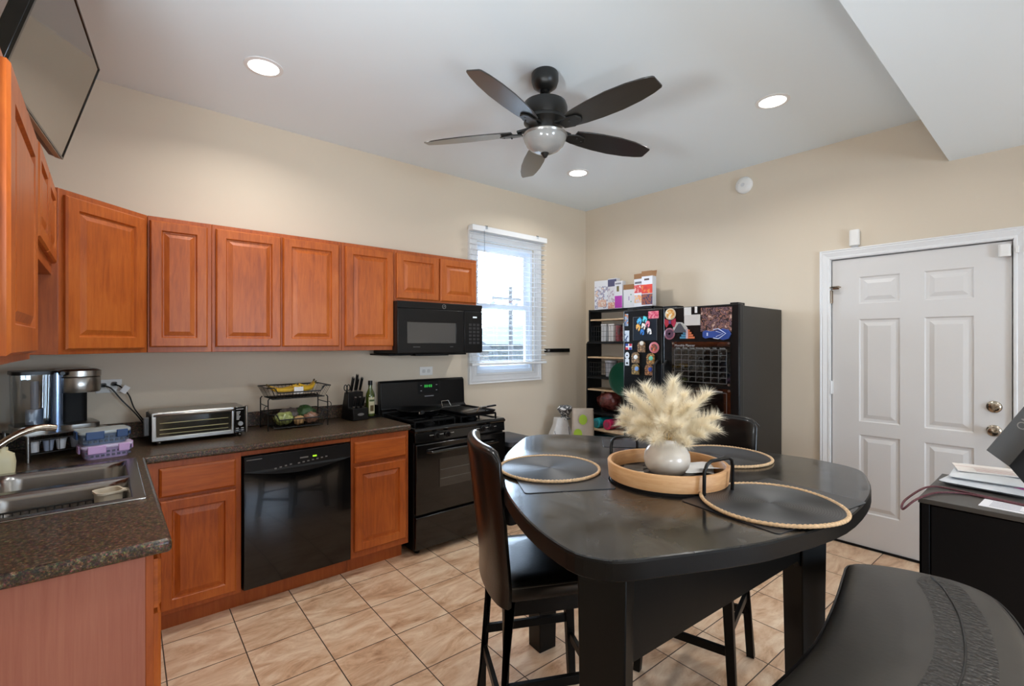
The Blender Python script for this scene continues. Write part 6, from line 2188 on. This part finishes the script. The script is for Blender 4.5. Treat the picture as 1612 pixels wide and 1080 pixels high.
for k in range(4):
    a = -1.2 + k * .55
    b = MB(); b.X = Matrix.Rotation(a, 4, 'Z'); b.box(.015, .075, -.005, .005, .003 + k * .003, .0055 + k * .003); b.cyl((.018, 0, .003 + k * .003), (.018, 0, .0055 + k * .003), .011, n=12)
    b.build('key', [M['steel'], M['nickel'], M['blacksatin'], colour('tag_pale', (214, 190, 180), .5)][k], t)
tag(pad(.22, .16, .03, 7).build('zip_pouch', mat('clear_pouch', (196, 200, 214), .2, coat=.6), None, loc=(3.29, .055, CZ + .0), rz=.2), 'clear zip pouch under the dark box at the right frame edge', 'pouch')
b = MB(); b.bar((-.01, .10, .034), (-.03, -.10, .040), .022, .006)
tag(b.build('pink_zipper', colour('hot_pink', (206, 70, 150), .4), None, loc=(3.24, .08, CZ)), 'hot pink strip lying on the clear pouch', 'strip')
# dark folded box leaning at the right edge
def tilted(A, Bp, Cp, th):
    A, Bp, Cp = Vector(A), Vector(Bp), Vector(Cp)
    n = (Bp - A).cross(Cp - A).normalized() * th
    D = A + (Cp - Bp)
    b = MB(); b.add([A, Bp, Cp, D, A + n, Bp + n, Cp + n, D + n], [(0, 3, 2, 1), (4, 5, 6, 7), (0, 1, 5, 4), (1, 2, 6, 5), (2, 3, 7, 6), (3, 0, 4, 7)])
    return b
t = thing('gift_box', 'dark grey open box with faint lettering leaning over the cabinet at the right edge', 'box', (3.15, -.02, CZ))
gA, g1, g2, g3 = Vector((3.160, .265, 1.004)), Vector((.205, -.171, .306)), Vector((.015, -.075, -.067)), Vector((-.19, -.10, -.095))
def gbox(o, a, c, d):
    b = MB()
    P = [o, o + a, o + a + c, o + c]
    b.add([tuple(p) for p in P] + [tuple(p + d) for p in P], [(0, 3, 2, 1), (4, 5, 6, 7), (0, 1, 5, 4), (1, 2, 6, 5), (2, 3, 7, 6), (3, 0, 4, 7)])
    return b
gn = g1.cross(g2).normalized()
b = gbox(gA + g2, g1, g3, (g2.normalized() * -.004))
plabel(b.build('box_side', M['blackmatte'], t, world=True), 'black lower side')
b = gbox(gA, g1, g2, gn * (-.004 if gn.dot(Vector((0, 0, CAM_H)) - gA) > 0 else .004))
b.build('box_lid', colour('dark_grey_card', (58, 55, 51), .45), t, world=True)
u1, u2 = g1.normalized(), -(g2 - g1.normalized() * g2.dot(g1.normalized())).normalized()
sgn = 1 if gn.dot(Vector((0, 0, CAM_H)) - gA) > 0 else -1
def gmap(a, c, d):
    return tuple(gA + g2 * .55 + g1 * .42 + u1 * a + u2 * c + gn * sgn * (d + .001))
text_mesh('ON', .05, 'lettering', colour('card_grey_print', (120, 114, 106), .5), t, lambda a, c, d: tuple(base_matrix(t).inverted() @ Vector(gmap(a, c, d))), .0003)

# ------------------------------------------------------------------ outside the kitchen window
b = MB(); b.box(-30, 80, YA + 1.2, 90, -3.3, -3.2)
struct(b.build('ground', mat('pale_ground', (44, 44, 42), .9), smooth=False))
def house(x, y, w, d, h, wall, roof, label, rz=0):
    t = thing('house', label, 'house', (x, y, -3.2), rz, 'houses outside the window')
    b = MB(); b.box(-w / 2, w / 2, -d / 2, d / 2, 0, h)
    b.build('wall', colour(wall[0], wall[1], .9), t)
    b = MB(); b.prism([(-w / 2 - .3, h), (w / 2 + .3, h), (0, h + w * .32)], -d / 2 - .3, d / 2 + .3, axis='y')
    b.build('roof', colour(roof[0], roof[1], .9), t)
    for k in range(3):
        b = MB(); b.box(-w / 2 + w * (.18 + .27 * k), -w / 2 + w * (.30 + .27 * k), -d / 2 - .04, -d / 2, h * .55, h * .82)
        b.build('window', colour('far_window', (34, 38, 46), .2), t)
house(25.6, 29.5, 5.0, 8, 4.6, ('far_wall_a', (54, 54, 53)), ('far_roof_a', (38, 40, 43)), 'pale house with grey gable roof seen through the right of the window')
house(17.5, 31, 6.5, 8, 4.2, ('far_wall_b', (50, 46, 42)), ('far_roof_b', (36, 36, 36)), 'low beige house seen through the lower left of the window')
t = thing('utility_pole', 'wooden utility pole with crossarm seen through the window', 'pole', (12.0, 14.2, -3.2))
b = MB(); b.cyl((0, 0, 0), (0, 0, 6.9), .11, .08, n=12); b.build('pole', colour('pole_grey', (28, 27, 26), .9), t)
b = MB(); b.box(-.9, .9, -.05, .05, 6.35, 6.47); b.build('crossarm', colour('pole_grey', (28, 27, 26), .9), t)
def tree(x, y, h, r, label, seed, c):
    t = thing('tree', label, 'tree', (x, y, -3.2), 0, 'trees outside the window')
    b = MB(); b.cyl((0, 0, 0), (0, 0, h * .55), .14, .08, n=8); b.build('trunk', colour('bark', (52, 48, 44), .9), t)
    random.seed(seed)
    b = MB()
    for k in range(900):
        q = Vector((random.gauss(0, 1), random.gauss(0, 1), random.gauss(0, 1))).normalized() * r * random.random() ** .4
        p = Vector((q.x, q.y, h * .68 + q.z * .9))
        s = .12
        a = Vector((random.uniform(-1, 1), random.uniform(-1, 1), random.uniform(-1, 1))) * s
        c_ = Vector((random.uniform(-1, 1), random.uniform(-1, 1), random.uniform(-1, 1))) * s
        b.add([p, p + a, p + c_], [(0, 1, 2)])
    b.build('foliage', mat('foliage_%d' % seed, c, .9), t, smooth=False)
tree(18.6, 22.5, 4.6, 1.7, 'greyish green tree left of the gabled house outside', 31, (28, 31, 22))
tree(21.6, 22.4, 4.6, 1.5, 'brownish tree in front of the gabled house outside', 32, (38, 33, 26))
